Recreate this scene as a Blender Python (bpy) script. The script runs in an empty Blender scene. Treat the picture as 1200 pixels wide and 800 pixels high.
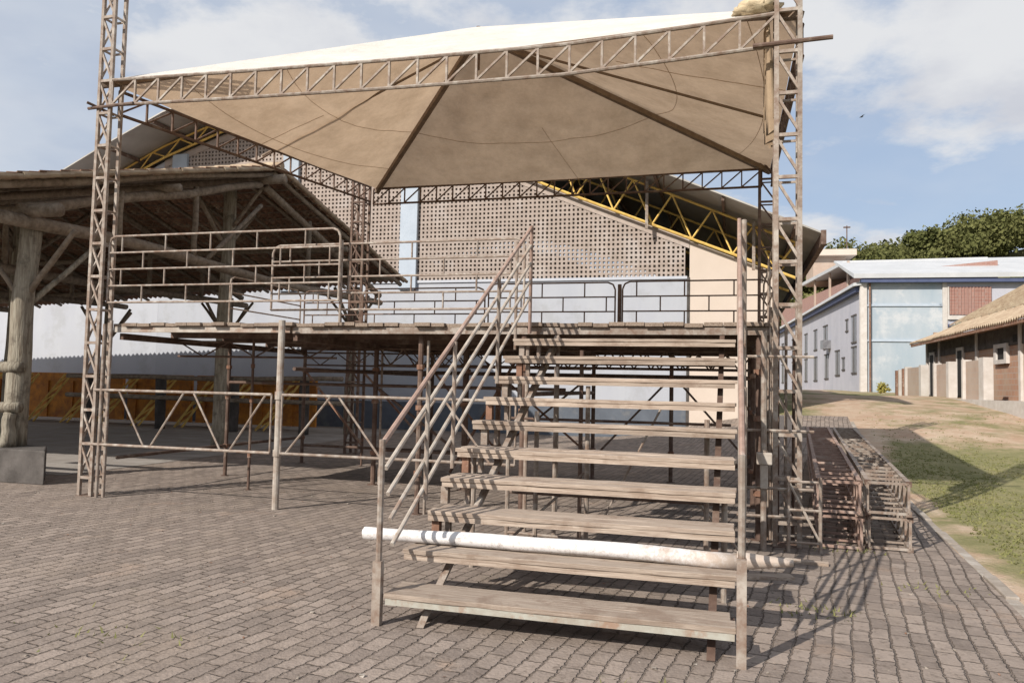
import bpy, math, random
from mathutils import Vector, Matrix, noise
random.seed(7)
SC = bpy.context.scene
COL = SC.collection
R = math.radians
# ---------------------------------------------------------------- frames
class Frame:
    def __init__(s, ox, oy, yaw, oz=0): s.o = Vector((ox, oy, oz)); s.yaw = yaw; s.R = Matrix.Rotation(-yaw, 3, 'Z')
    def w(s, p): return s.o + s.R @ Vector(p)
STG = Frame(-5.63, 10.65, R(15.8))           # u right along the stage front, v away, h up
BLU = Frame(22.38, 50.0, R(11.9))
BRK = Frame(17.0, 26.0, R(14.9))
WLD = Frame(0, 0, 0)
def S(x): x = min(1, max(0, x)); return x*x*(3-2*x)
def G(u, v):                                   # terrain height in stage frame
    g = 1.5*S((v-4)/22)*S((u-4)/6)
    g += .25*S((v-30)/25)*S((u-8)/6)
    if u > 11: g += .05*noise.noise(Vector((u*.35, v*.35, 0)))*S((u-11)/2)
    return g
def Gw(x, y):
    p = STG.R.transposed() @ (Vector((x, y, 0))-STG.o); return G(p.x, p.y)
# ---------------------------------------------------------------- materials
def nt(m):
    m.use_nodes = True; t = m.node_tree; t.nodes.clear(); return t, t.nodes, t.links
def mat(name, c1, c2=None, scale=6, rough=.8, c3=None, scale3=1.2, f3=.5, stretch=(1,1,1), bump=.15, bscale=None, metal=0, vary=.12, detail=6, sharp=(.35,.65)):
    m = bpy.data.materials.new(name); t, N, L = nt(m)
    out = N.new('ShaderNodeOutputMaterial'); b = N.new('ShaderNodeBsdfPrincipled'); L.new(b.outputs[0], out.inputs[0])
    b.inputs['Roughness'].default_value = rough; b.inputs['Metallic'].default_value = metal
    b.inputs['Specular IOR Level'].default_value = .3
    tc = N.new('ShaderNodeTexCoord'); mp = N.new('ShaderNodeMapping'); mp.inputs['Scale'].default_value = stretch
    L.new(tc.outputs['Object'], mp.inputs[0])
    c2 = c2 or tuple(x*.7 for x in c1)
    n = N.new('ShaderNodeTexNoise'); n.inputs['Scale'].default_value = scale; n.inputs['Detail'].default_value = detail; n.inputs['Roughness'].default_value = .65
    L.new(mp.outputs[0], n.inputs['Vector'])
    r = N.new('ShaderNodeMapRange'); r.inputs[1].default_value = sharp[0]; r.inputs[2].default_value = sharp[1]; L.new(n.outputs[0], r.inputs[0])
    mx = N.new('ShaderNodeMix'); mx.data_type = 'RGBA'; mx.inputs[6].default_value = (*c1, 1); mx.inputs[7].default_value = (*c2, 1)
    L.new(r.outputs[0], mx.inputs[0]); col = mx.outputs[2]
    if c3:
        n3 = N.new('ShaderNodeTexNoise'); n3.inputs['Scale'].default_value = scale3; n3.inputs['Detail'].default_value = 8; n3.inputs['Roughness'].default_value = .7
        L.new(tc.outputs['Object'], n3.inputs['Vector'])
        r3 = N.new('ShaderNodeMapRange'); r3.inputs[1].default_value = .52; r3.inputs[2].default_value = .62; r3.inputs[4].default_value = f3; L.new(n3.outputs[0], r3.inputs[0])
        m3 = N.new('ShaderNodeMix'); m3.data_type = 'RGBA'; L.new(r3.outputs[0], m3.inputs[0]); L.new(col, m3.inputs[6]); m3.inputs[7].default_value = (*c3, 1); col = m3.outputs[2]
    if vary:
        oi = N.new('ShaderNodeObjectInfo'); vr_ = N.new('ShaderNodeMapRange'); vr_.inputs[3].default_value = 1-vary; vr_.inputs[4].default_value = 1+vary*.6; L.new(oi.outputs['Random'], vr_.inputs[0])
        hs = N.new('ShaderNodeHueSaturation'); L.new(vr_.outputs[0], hs.inputs['Value']); L.new(col, hs.inputs['Color']); col = hs.outputs[0]
    L.new(col, b.inputs['Base Color'])
    if bump:
        nb = N.new('ShaderNodeTexNoise'); nb.inputs['Scale'].default_value = bscale or scale*3; nb.inputs['Detail'].default_value = 5; L.new(mp.outputs[0], nb.inputs['Vector'])
        bp = N.new('ShaderNodeBump'); bp.inputs['Strength'].default_value = bump; bp.inputs['Distance'].default_value = .02
        L.new(nb.outputs[0], bp.inputs['Height']); L.new(bp.outputs[0], b.inputs['Normal'])
    return m
M = {}
M['steel'] = mat('weathered_steel', (.335,.29,.248), (.20,.135,.10), 11, .65, c3=(.48,.44,.39), scale3=5, f3=.6, bump=.1)
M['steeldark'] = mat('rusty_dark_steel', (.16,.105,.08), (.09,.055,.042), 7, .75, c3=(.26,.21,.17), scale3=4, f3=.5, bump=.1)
M['steellight'] = mat('galvanised_steel', (.48,.44,.39), (.33,.27,.22), 8, .55, c3=(.25,.13,.08), scale3=3, f3=.6, bump=.08)
M['steelred'] = mat('reddish_primer_steel', (.36,.255,.21), (.25,.165,.13), 8, .7, c3=(.45,.38,.33), scale3=5, f3=.5)
M['rust'] = mat('red_rust', (.27,.15,.10), (.17,.09,.06), 10, .8, c3=(.42,.34,.28), scale3=6, f3=.6)
M['boards_u'] = mat('weathered_boards', (.47,.39,.32), (.27,.205,.16), 9, .85, c3=(.26,.19,.145), scale3=3.0, f3=.75, vary=.2, stretch=(.35,7,7), bump=.35, bscale=30)
M['boards_v'] = mat('deck_boards', (.36,.29,.23), (.2,.145,.11), 9, .85, c3=(.15,.11,.085), scale3=2, f3=.6, stretch=(7,.35,7), bump=.35, bscale=30)
M['board_edge'] = mat('painted_channel', (.42,.42,.37), (.32,.28,.23), 9, .7, c3=(.3,.17,.11), scale3=5, f3=.7, stretch=(1,1,1))
M['log'] = mat('old_log', (.36,.33,.265), (.17,.14,.105), 5, .9, c3=(.11,.09,.07), scale3=4, f3=.7, stretch=(4,4,.45), bump=.9, bscale=14)
M['logh'] = mat('old_beam', (.27,.22,.17), (.15,.115,.085), 5, .9, c3=(.36,.31,.25), scale3=3, f3=.5, stretch=(2,2,2), bump=.5, bscale=16)
M['tile'] = mat('clay_tile', (.33,.20,.135), (.20,.12,.085), 4, .9, c3=(.46,.40,.30), scale3=2.2, f3=.55, bump=.3)
M['tilebeige'] = mat('bleached_tile', (.43,.35,.25), (.27,.19,.13), 3, .9, c3=(.25,.18,.12), scale3=1.5, f3=.5, bump=.4)
M['white'] = mat('bluish_white_paint', (.47,.49,.53), (.43,.45,.50), 1.2, .8, c3=(.36,.37,.385), scale3=.9, f3=.5, stretch=(1,1,.25), bump=.05)
M['cream'] = mat('cream_paint', (.62,.53,.455), (.58,.495,.42), 1.0, .8, bump=.05)
M['lattice'] = mat('hollow_block', (.44,.37,.325), (.35,.29,.25), 2.5, .9, c3=(.49,.44,.41), scale3=.9, f3=.6, bump=.3)
M['pillar'] = mat('pale_blue_pillar', (.45,.51,.58), (.39,.45,.52), 2, .8)
M['metalroof'] = mat('metal_roof', (.40,.38,.35), (.30,.285,.26), .8, .5, c3=(.25,.2,.16), scale3=.5, f3=.4, bump=.05, metal=.2)
M['yellow'] = mat('yellow_paint', (.80,.56,.16), (.62,.40,.11), 5, .6, c3=(.28,.16,.07), scale3=4, f3=.5)
M['orange'] = mat('orange_paint', (.60,.25,.04), (.30,.11,.03), 3, .7, c3=(.3,.14,.05), scale3=2, f3=.5)
M['dark'] = mat('dark_opening', (.03,.028,.027), (.02,.02,.02), 3, .8, bump=0)
M['concrete'] = mat('stained_concrete', (.12,.108,.10), (.065,.058,.053), 2.5, .9, c3=(.045,.04,.036), scale3=2, f3=.6, bump=.4)
M['cement'] = mat('cement_floor', (.34,.31,.285), (.25,.225,.20), 1.5, .9, c3=(.40,.375,.345), scale3=.7, f3=.5, bump=.2)
M['kerb'] = mat('kerb_stone', (.36,.315,.27), (.22,.185,.15), 6, .9, c3=(.55,.52,.48), scale3=3, f3=.5, bump=.4)
M['paintlog'] = None
M['bluewall'] = mat('peeling_blue_wall', (.42,.465,.505), (.33,.40,.46), .8, .85, c3=(.52,.54,.56), scale3=.5, f3=.9, stretch=(1,1,.3), bump=.1)
M['whitewall'] = mat('whitewash', (.50,.50,.55), (.44,.445,.50), .6, .85, c3=(.36,.37,.42), scale3=.5, f3=.35, stretch=(1,1,.3), bump=.1)
M['trimblue'] = mat('blue_trim', (.07,.09,.17), (.09,.11,.2), 2, .7)
M['oliveroof'] = mat('olive_sheet_roof', (.33,.32,.22), (.24,.235,.16), 1.5, .7, c3=(.42,.37,.27), scale3=.8, f3=.6)
M['whiteroof'] = mat('white_sheet_roof', (.56,.57,.58), (.48,.49,.50), .7, .5, bump=.05)
M['seam'] = mat('seam_stitching', (.50,.38,.27), (.42,.31,.22), 5, .9, bump=0)
M['flap'] = mat('folded_canvas', (.36,.27,.18), (.25,.18,.12), 3, .9)
M['cloth'] = mat('bunched_canvas', (.62,.52,.36), (.45,.36,.24), 5, .9, bump=.5)
M['rib'] = mat('painted_rib', (.25,.185,.135), (.17,.12,.085), 6, .7)
M['dado'] = mat('slate_dado_paint', (.13,.15,.18), (.10,.115,.14), 2, .8, c3=(.2,.2,.2), scale3=1.5, f3=.5)
M['whitepost'] = mat('white_plaster', (.60,.57,.54), (.50,.46,.42), 3, .85)
M['glass'] = mat('grey_louvre', (.20,.20,.21), (.12,.12,.13), 5, .3)
M['bird'] = mat('dark_feathers', (.03,.03,.03), (.05,.05,.05), 20)
M['trunk'] = mat('bark', (.12,.09,.06), (.07,.05,.04), 6)
def brickmat(name, c1, c2, mortar, bw=.3, rh=.2, axis='x', dirt=(.35,.27,.22), vertical=False):
    m = bpy.data.materials.new(name); t, N, L = nt(m)
    out = N.new('ShaderNodeOutputMaterial'); b = N.new('ShaderNodeBsdfPrincipled'); L.new(b.outputs[0], out.inputs[0]); b.inputs['Roughness'].default_value = .9
    tc = N.new('ShaderNodeTexCoord'); sp = N.new('ShaderNodeSeparateXYZ'); L.new(tc.outputs['Object'], sp.inputs[0])
    ad = N.new('ShaderNodeMath'); ad.operation = 'ADD'; L.new(sp.outputs[0], ad.inputs[0]); L.new(sp.outputs[1], ad.inputs[1])
    cb = N.new('ShaderNodeCombineXYZ')
    L.new(ad.outputs[0], cb.inputs[0]); L.new(sp.outputs[2], cb.inputs[1])
    br = N.new('ShaderNodeTexBrick'); L.new(cb.outputs[0], br.inputs['Vector'])
    br.inputs['Color1'].default_value = (*c1,1); br.inputs['Color2'].default_value = (*c2,1); br.inputs['Mortar'].default_value = (*mortar,1)
    br.inputs['Scale'].default_value = 1; br.inputs['Brick Width'].default_value = bw; br.inputs['Row Height'].default_value = rh; br.inputs['Mortar Size'].default_value = .012
    n = N.new('ShaderNodeTexNoise'); n.inputs['Scale'].default_value = .9; n.inputs['Detail'].default_value = 8; L.new(tc.outputs['Object'], n.inputs['Vector'])
    r = N.new('ShaderNodeMapRange'); r.inputs[1].default_value = .45; r.inputs[2].default_value = .65; r.inputs[4].default_value = .7; L.new(n.outputs[0], r.inputs[0])
    mx = N.new('ShaderNodeMix'); mx.data_type = 'RGBA'; L.new(r.outputs[0], mx.inputs[0]); L.new(br.outputs[0], mx.inputs[6]); mx.inputs[7].default_value = (*dirt,1)
    L.new(mx.outputs[2], b.inputs['Base Color'])
    return m
M['brick'] = brickmat('clay_block_wall', (.45,.27,.18), (.38,.22,.15), (.40,.33,.28), .3, .2, dirt=(.42,.33,.25))
M['brickred'] = brickmat('red_block_wall', (.36,.20,.16), (.30,.16,.13), (.36,.28,.25), .3, .2, dirt=(.33,.2,.17))
M['stall'] = brickmat('stall_wall', (.44,.33,.26), (.40,.30,.24), (.40,.33,.28), .3, .2, dirt=(.45,.37,.31))
def paving_mat():
    m = bpy.data.materials.new('interlocking_pavers'); t, N, L = nt(m)
    out = N.new('ShaderNodeOutputMaterial'); b = N.new('ShaderNodeBsdfPrincipled'); L.new(b.outputs[0], out.inputs[0]); b.inputs['Roughness'].default_value = .92; b.inputs['Specular IOR Level'].default_value = .2
    tc = N.new('ShaderNodeTexCoord')
    dn = N.new('ShaderNodeTexNoise'); dn.inputs['Scale'].default_value = .6; dn.inputs['Detail'].default_value = 4; L.new(tc.outputs['Object'], dn.inputs['Vector'])
    dv = N.new('ShaderNodeVectorMath'); dv.operation = 'MULTIPLY_ADD'; L.new(dn.outputs['Color'], dv.inputs[0]); dv.inputs[1].default_value = (.17,.17,0); L.new(tc.outputs['Object'], dv.inputs[2])
    d2 = N.new('ShaderNodeTexNoise'); d2.inputs['Scale'].default_value = 26; d2.inputs['Detail'].default_value = 2; L.new(tc.outputs['Object'], d2.inputs['Vector'])
    dv2 = N.new('ShaderNodeVectorMath'); dv2.operation = 'MULTIPLY_ADD'; L.new(d2.outputs['Color'], dv2.inputs[0]); dv2.inputs[1].default_value = (.035,.035,0); L.new(dv.outputs[0], dv2.inputs[2])
    mp = N.new('ShaderNodeMapping'); mp.inputs['Rotation'].default_value = (0,0,R(97)); L.new(dv2.outputs[0], mp.inputs[0])
    br = N.new('ShaderNodeTexBrick'); L.new(mp.outputs[0], br.inputs['Vector'])
    br.inputs['Color1'].default_value = (.18,.148,.128,1); br.inputs['Color2'].default_value = (.33,.272,.232,1); br.inputs['Mortar'].default_value = (.12,.095,.078,1)
    br.inputs['Scale'].default_value = 1; br.inputs['Brick Width'].default_value = .235; br.inputs['Row Height'].default_value = .12; br.inputs['Mortar Size'].default_value = .010; br.inputs['Mortar Smooth'].default_value = .8
    def noise_(s, lo, hi, f, d=8):
        n = N.new('ShaderNodeTexNoise'); n.inputs['Scale'].default_value = s; n.inputs['Detail'].default_value = d; n.inputs['Roughness'].default_value = .7; L.new(tc.outputs['Object'], n.inputs['Vector'])
        r = N.new('ShaderNodeMapRange'); r.inputs[1].default_value = lo; r.inputs[2].default_value = hi; r.inputs[4].default_value = f; L.new(n.outputs[0], r.inputs[0]); return r.outputs[0]
    col = br.outputs[0]
    def over(col, fac, c, mode='MIX'):
        mx = N.new('ShaderNodeMix'); mx.data_type = 'RGBA'; mx.blend_type = mode; L.new(fac, mx.inputs[0]); L.new(col, mx.inputs[6]); mx.inputs[7].default_value = (*c,1); return mx.outputs[2]
    col = over(col, noise_(.45,.42,.68,.45), (.29,.235,.20))       # dusty swathes
    col = over(col, noise_(1.7,.52,.7,.75), (.20,.165,.14))         # damp grey
    col = over(col, noise_(1.1,.58,.70,.55,10), (.40,.29,.215))     # reddish sand
    col = over(col, noise_(.75,.50,.68,.75,12), (.285,.23,.188)); col = over(col, noise_(2.1,.69,.74,.9,6), (.56,.48,.42))
    col = over(col, noise_(5.3,.66,.73,.75,10), (.50,.43,.375))    # pale crumbs
    col = over(col, noise_(3.1,.62,.75,.4,10), (.17,.17,.10))     # moss
    col = over(col, noise_(9,.50,.68,.5,10), (.33,.275,.235)); col = over(col, noise_(2.6,.52,.68,.5,12), (.145,.12,.104)); col = over(col, noise_(38,.55,.75,.5), (.13,.10,.085)); col = over(col, noise_(13,.54,.68,.75,10), (.10,.078,.062))
    L.new(col, b.inputs['Base Color'])
    nb = N.new('ShaderNodeTexNoise'); nb.inputs['Scale'].default_value = 45; nb.inputs['Detail'].default_value = 4; L.new(tc.outputs['Object'], nb.inputs['Vector'])
    sb = N.new('ShaderNodeMath'); sb.operation = 'MULTIPLY_ADD'; L.new(nb.outputs[0], sb.inputs[0]); sb.inputs[1].default_value = .45
    iv = N.new('ShaderNodeMath'); iv.operation = 'SUBTRACT'; iv.inputs[0].default_value = 1; L.new(br.outputs['Fac'], iv.inputs[1]); L.new(iv.outputs[0], sb.inputs[2])
    bp = N.new('ShaderNodeBump'); bp.inputs['Strength'].default_value = .9; bp.inputs['Distance'].default_value = .02; L.new(sb.outputs[0], bp.inputs['Height']); L.new(bp.outputs[0], b.inputs['Normal'])
    return m
M['paving'] = paving_mat()
def ground_mat():
    m = bpy.data.materials.new('grass_and_dirt'); t, N, L = nt(m)
    out = N.new('ShaderNodeOutputMaterial'); b = N.new('ShaderNodeBsdfPrincipled'); L.new(b.outputs[0], out.inputs[0]); b.inputs['Roughness'].default_value = .95; b.inputs['Specular IOR Level'].default_value = .1
    tc = N.new('ShaderNodeTexCoord')
    def noise_(s, lo, hi, f=1, d=8, st=(1,1,1)):
        mp = N.new('ShaderNodeMapping'); mp.inputs['Scale'].default_value = st; L.new(tc.outputs['Object'], mp.inputs[0])
        n = N.new('ShaderNodeTexNoise'); n.inputs['Scale'].default_value = s; n.inputs['Detail'].default_value = d; n.inputs['Roughness'].default_value = .7; L.new(mp.outputs[0], n.inputs['Vector'])
        r = N.new('ShaderNodeMapRange'); r.inputs[1].default_value = lo; r.inputs[2].default_value = hi; r.inputs[4].default_value = f; L.new(n.outputs[0], r.inputs[0]); return r.outputs[0]
    def mixc(a, c, fac):
        mx = N.new('ShaderNodeMix'); mx.data_type = 'RGBA'; L.new(fac, mx.inputs[0]) if not isinstance(fac, float) else None
        if isinstance(a, tuple): mx.inputs[6].default_value = (*a,1)
        else: L.new(a, mx.inputs[6])
        if isinstance(c, tuple): mx.inputs[7].default_value = (*c,1)
        else: L.new(c, mx.inputs[7])
        return mx.outputs[2]
    grass = mixc((.185,.185,.085), (.28,.25,.135), noise_(2.2,.35,.65))
    grass = mixc(grass, (.13,.125,.06), noise_(22,.5,.7,.7))
    dirt = mixc((.42,.29,.205), (.52,.41,.31), noise_(1.3,.4,.62))
    dirt = mixc(dirt, (.30,.24,.15), noise_(14,.5,.7,.6))
    at = N.new('ShaderNodeAttribute'); at.attribute_name = 'dirt'
    ad = N.new('ShaderNodeMath'); ad.operation = 'ADD'; L.new(at.outputs['Fac'], ad.inputs[0]); L.new(noise_(.8,.35,.8,.8,9), ad.inputs[1])
    r = N.new('ShaderNodeMapRange'); r.inputs[1].default_value = .62; r.inputs[2].default_value = .95; L.new(ad.outputs[0], r.inputs[0])
    L.new(mixc(grass, dirt, r.outputs[0]), b.inputs['Base Color'])
    nb = N.new('ShaderNodeTexNoise'); nb.inputs['Scale'].default_value = 25; nb.inputs['Detail'].default_value = 6; L.new(tc.outputs['Object'], nb.inputs['Vector'])
    bp = N.new('ShaderNodeBump'); bp.inputs['Strength'].default_value = .8; bp.inputs['Distance'].default_value = .04; L.new(nb.outputs[0], bp.inputs['Height']); L.new(bp.outputs[0], b.inputs['Normal'])
    return m
M['ground'] = ground_mat()
def leafmat(name, c1, c2, tr=.25):
    m = bpy.data.materials.new(name); t, N, L = nt(m)
    out = N.new('ShaderNodeOutputMaterial'); d = N.new('ShaderNodeBsdfDiffuse'); tl = N.new('ShaderNodeBsdfTranslucent'); ms = N.new('ShaderNodeMixShader'); ms.inputs[0].default_value = tr
    g = N.new('ShaderNodeNewGeometry'); mx = N.new('ShaderNodeMix'); mx.data_type = 'RGBA'; mx.inputs[6].default_value = (*c1,1); mx.inputs[7].default_value = (*c2,1)
    tc = N.new('ShaderNodeTexCoord'); nn = N.new('ShaderNodeTexNoise'); nn.inputs['Scale'].default_value = .35; nn.inputs['Detail'].default_value = 3; L.new(tc.outputs['Object'], nn.inputs['Vector'])
    rr = N.new('ShaderNodeMapRange'); rr.inputs[1].default_value = .35; rr.inputs[2].default_value = .65; L.new(nn.outputs[0], rr.inputs[0])
    av = N.new('ShaderNodeMath'); av.operation = 'MULTIPLY_ADD'; L.new(g.outputs['Random Per Island'], av.inputs[0]); av.inputs[1].default_value = .45
    hf = N.new('ShaderNodeMath'); hf.operation = 'MULTIPLY'; L.new(rr.outputs[0], hf.inputs[0]); hf.inputs[1].default_value = .55; L.new(hf.outputs[0], av.inputs[2]); L.new(av.outputs[0], mx.inputs[0])
    L.new(mx.outputs[2], d.inputs[0]); L.new(mx.outputs[2], tl.inputs[0]); L.new(d.outputs[0], ms.inputs[1]); L.new(tl.outputs[0], ms.inputs[2]); L.new(ms.outputs[0], out.inputs[0])
    return m
M['leaf'] = leafmat('hill_foliage', (.09,.10,.036), (.20,.20,.08))
M['leafd'] = leafmat('dark_foliage', (.07,.085,.03), (.15,.155,.06))
M['blade'] = leafmat('grass_blades', (.17,.19,.07), (.32,.30,.14))
M['yleaf'] = leafmat('yellow_shrub', (.36,.32,.08), (.45,.40,.14))
def tarp_mat():
    m = bpy.data.materials.new('tarpaulin'); t, N, L = nt(m)
    out = N.new('ShaderNodeOutputMaterial'); d = N.new('ShaderNodeBsdfDiffuse'); tl = N.new('ShaderNodeBsdfTranslucent'); ms = N.new('ShaderNodeMixShader'); ms.inputs[0].default_value = .36
    g = N.new('ShaderNodeNewGeometry'); tc = N.new('ShaderNodeTexCoord')
    n = N.new('ShaderNodeTexNoise'); n.inputs['Scale'].default_value = 1.1; n.inputs['Detail'].default_value = 12; n.inputs['Roughness'].default_value = .78; L.new(tc.outputs['Object'], n.inputs['Vector'])
    r = N.new('ShaderNodeMapRange'); r.inputs[1].default_value = .38; r.inputs[2].default_value = .72; L.new(n.outputs[0], r.inputs[0])
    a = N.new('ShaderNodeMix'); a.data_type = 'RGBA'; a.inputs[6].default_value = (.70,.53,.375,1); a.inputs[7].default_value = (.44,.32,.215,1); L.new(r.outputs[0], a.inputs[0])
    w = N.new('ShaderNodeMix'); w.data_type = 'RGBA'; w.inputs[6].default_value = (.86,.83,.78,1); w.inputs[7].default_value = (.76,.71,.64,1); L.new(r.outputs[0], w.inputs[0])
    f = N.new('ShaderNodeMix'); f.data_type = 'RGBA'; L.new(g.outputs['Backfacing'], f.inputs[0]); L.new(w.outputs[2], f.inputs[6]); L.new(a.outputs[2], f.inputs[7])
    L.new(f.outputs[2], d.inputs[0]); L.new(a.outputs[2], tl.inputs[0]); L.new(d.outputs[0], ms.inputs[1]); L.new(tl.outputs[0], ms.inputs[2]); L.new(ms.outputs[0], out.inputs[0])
    nb = N.new('ShaderNodeTexNoise'); nb.inputs['Scale'].default_value = 2.2; nb.inputs['Detail'].default_value = 5; L.new(tc.outputs['Object'], nb.inputs['Vector'])
    bp = N.new('ShaderNodeBump'); bp.inputs['Strength'].default_value = .7; bp.inputs['Distance'].default_value = .12; L.new(nb.outputs[0], bp.inputs['Height']); L.new(bp.outputs[0], d.inputs['Normal'])
    return m
M['tarp'] = tarp_mat()
def paintlog():
    m = bpy.data.materials.new('whitewashed_log'); t, N, L = nt(m)
    out = N.new('ShaderNodeOutputMaterial'); b = N.new('ShaderNodeBsdfPrincipled'); L.new(b.outputs[0], out.inputs[0]); b.inputs['Roughness'].default_value = .85
    tc = N.new('ShaderNodeTexCoord'); sp = N.new('ShaderNodeSeparateXYZ'); L.new(tc.outputs['Object'], sp.inputs[0])
    n = N.new('ShaderNodeTexNoise'); n.inputs['Scale'].default_value = 12; n.inputs['Detail'].default_value = 8; n.inputs['Roughness'].default_value = .75; L.new(tc.outputs['Object'], n.inputs['Vector'])
    a = N.new('ShaderNodeMath'); a.operation = 'MULTIPLY_ADD'; L.new(sp.outputs[0], a.inputs[0]); a.inputs[1].default_value = .30; L.new(n.outputs[0], a.inputs[2])
    r = N.new('ShaderNodeMapRange'); r.inputs[1].default_value = .62; r.inputs[2].default_value = .86; L.new(a.outputs[0], r.inputs[0])
    n2 = N.new('ShaderNodeTexNoise'); n2.inputs['Scale'].default_value = 5; n2.inputs['Detail'].default_value = 6; L.new(tc.outputs['Object'], n2.inputs['Vector'])
    w = N.new('ShaderNodeMix'); w.data_type = 'RGBA'; w.inputs[6].default_value = (.55,.47,.40,1); w.inputs[7].default_value = (.33,.25,.2,1); L.new(n2.outputs[0], w.inputs[0])
    n4 = N.new('ShaderNodeTexNoise'); n4.inputs['Scale'].default_value = 22; n4.inputs['Detail'].default_value = 8; n4.inputs['Roughness'].default_value = .8; L.new(tc.outputs['Object'], n4.inputs['Vector'])
    r4 = N.new('ShaderNodeMapRange'); r4.inputs[1].default_value = .5; r4.inputs[2].default_value = .68; L.new(n4.outputs[0], r4.inputs[0])
    ww = N.new('ShaderNodeMix'); ww.data_type = 'RGBA'; ww.inputs[6].default_value = (.68,.66,.65,1); ww.inputs[7].default_value = (.34,.29,.26,1); L.new(r4.outputs[0], ww.inputs[0])
    mx = N.new('ShaderNodeMix'); mx.data_type = 'RGBA'; L.new(w.outputs[2], mx.inputs[7]); L.new(ww.outputs[2], mx.inputs[6]); L.new(r.outputs[0], mx.inputs[0])
    L.new(mx.outputs[2], b.inputs['Base Color'])
    bp = N.new('ShaderNodeBump'); bp.inputs['Strength'].default_value = .4; bp.inputs['Distance'].default_value = .01; L.new(n.outputs[0], bp.inputs['Height']); L.new(bp.outputs[0], b.inputs['Normal'])
    return m
M['paintlog'] = paintlog()
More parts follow.
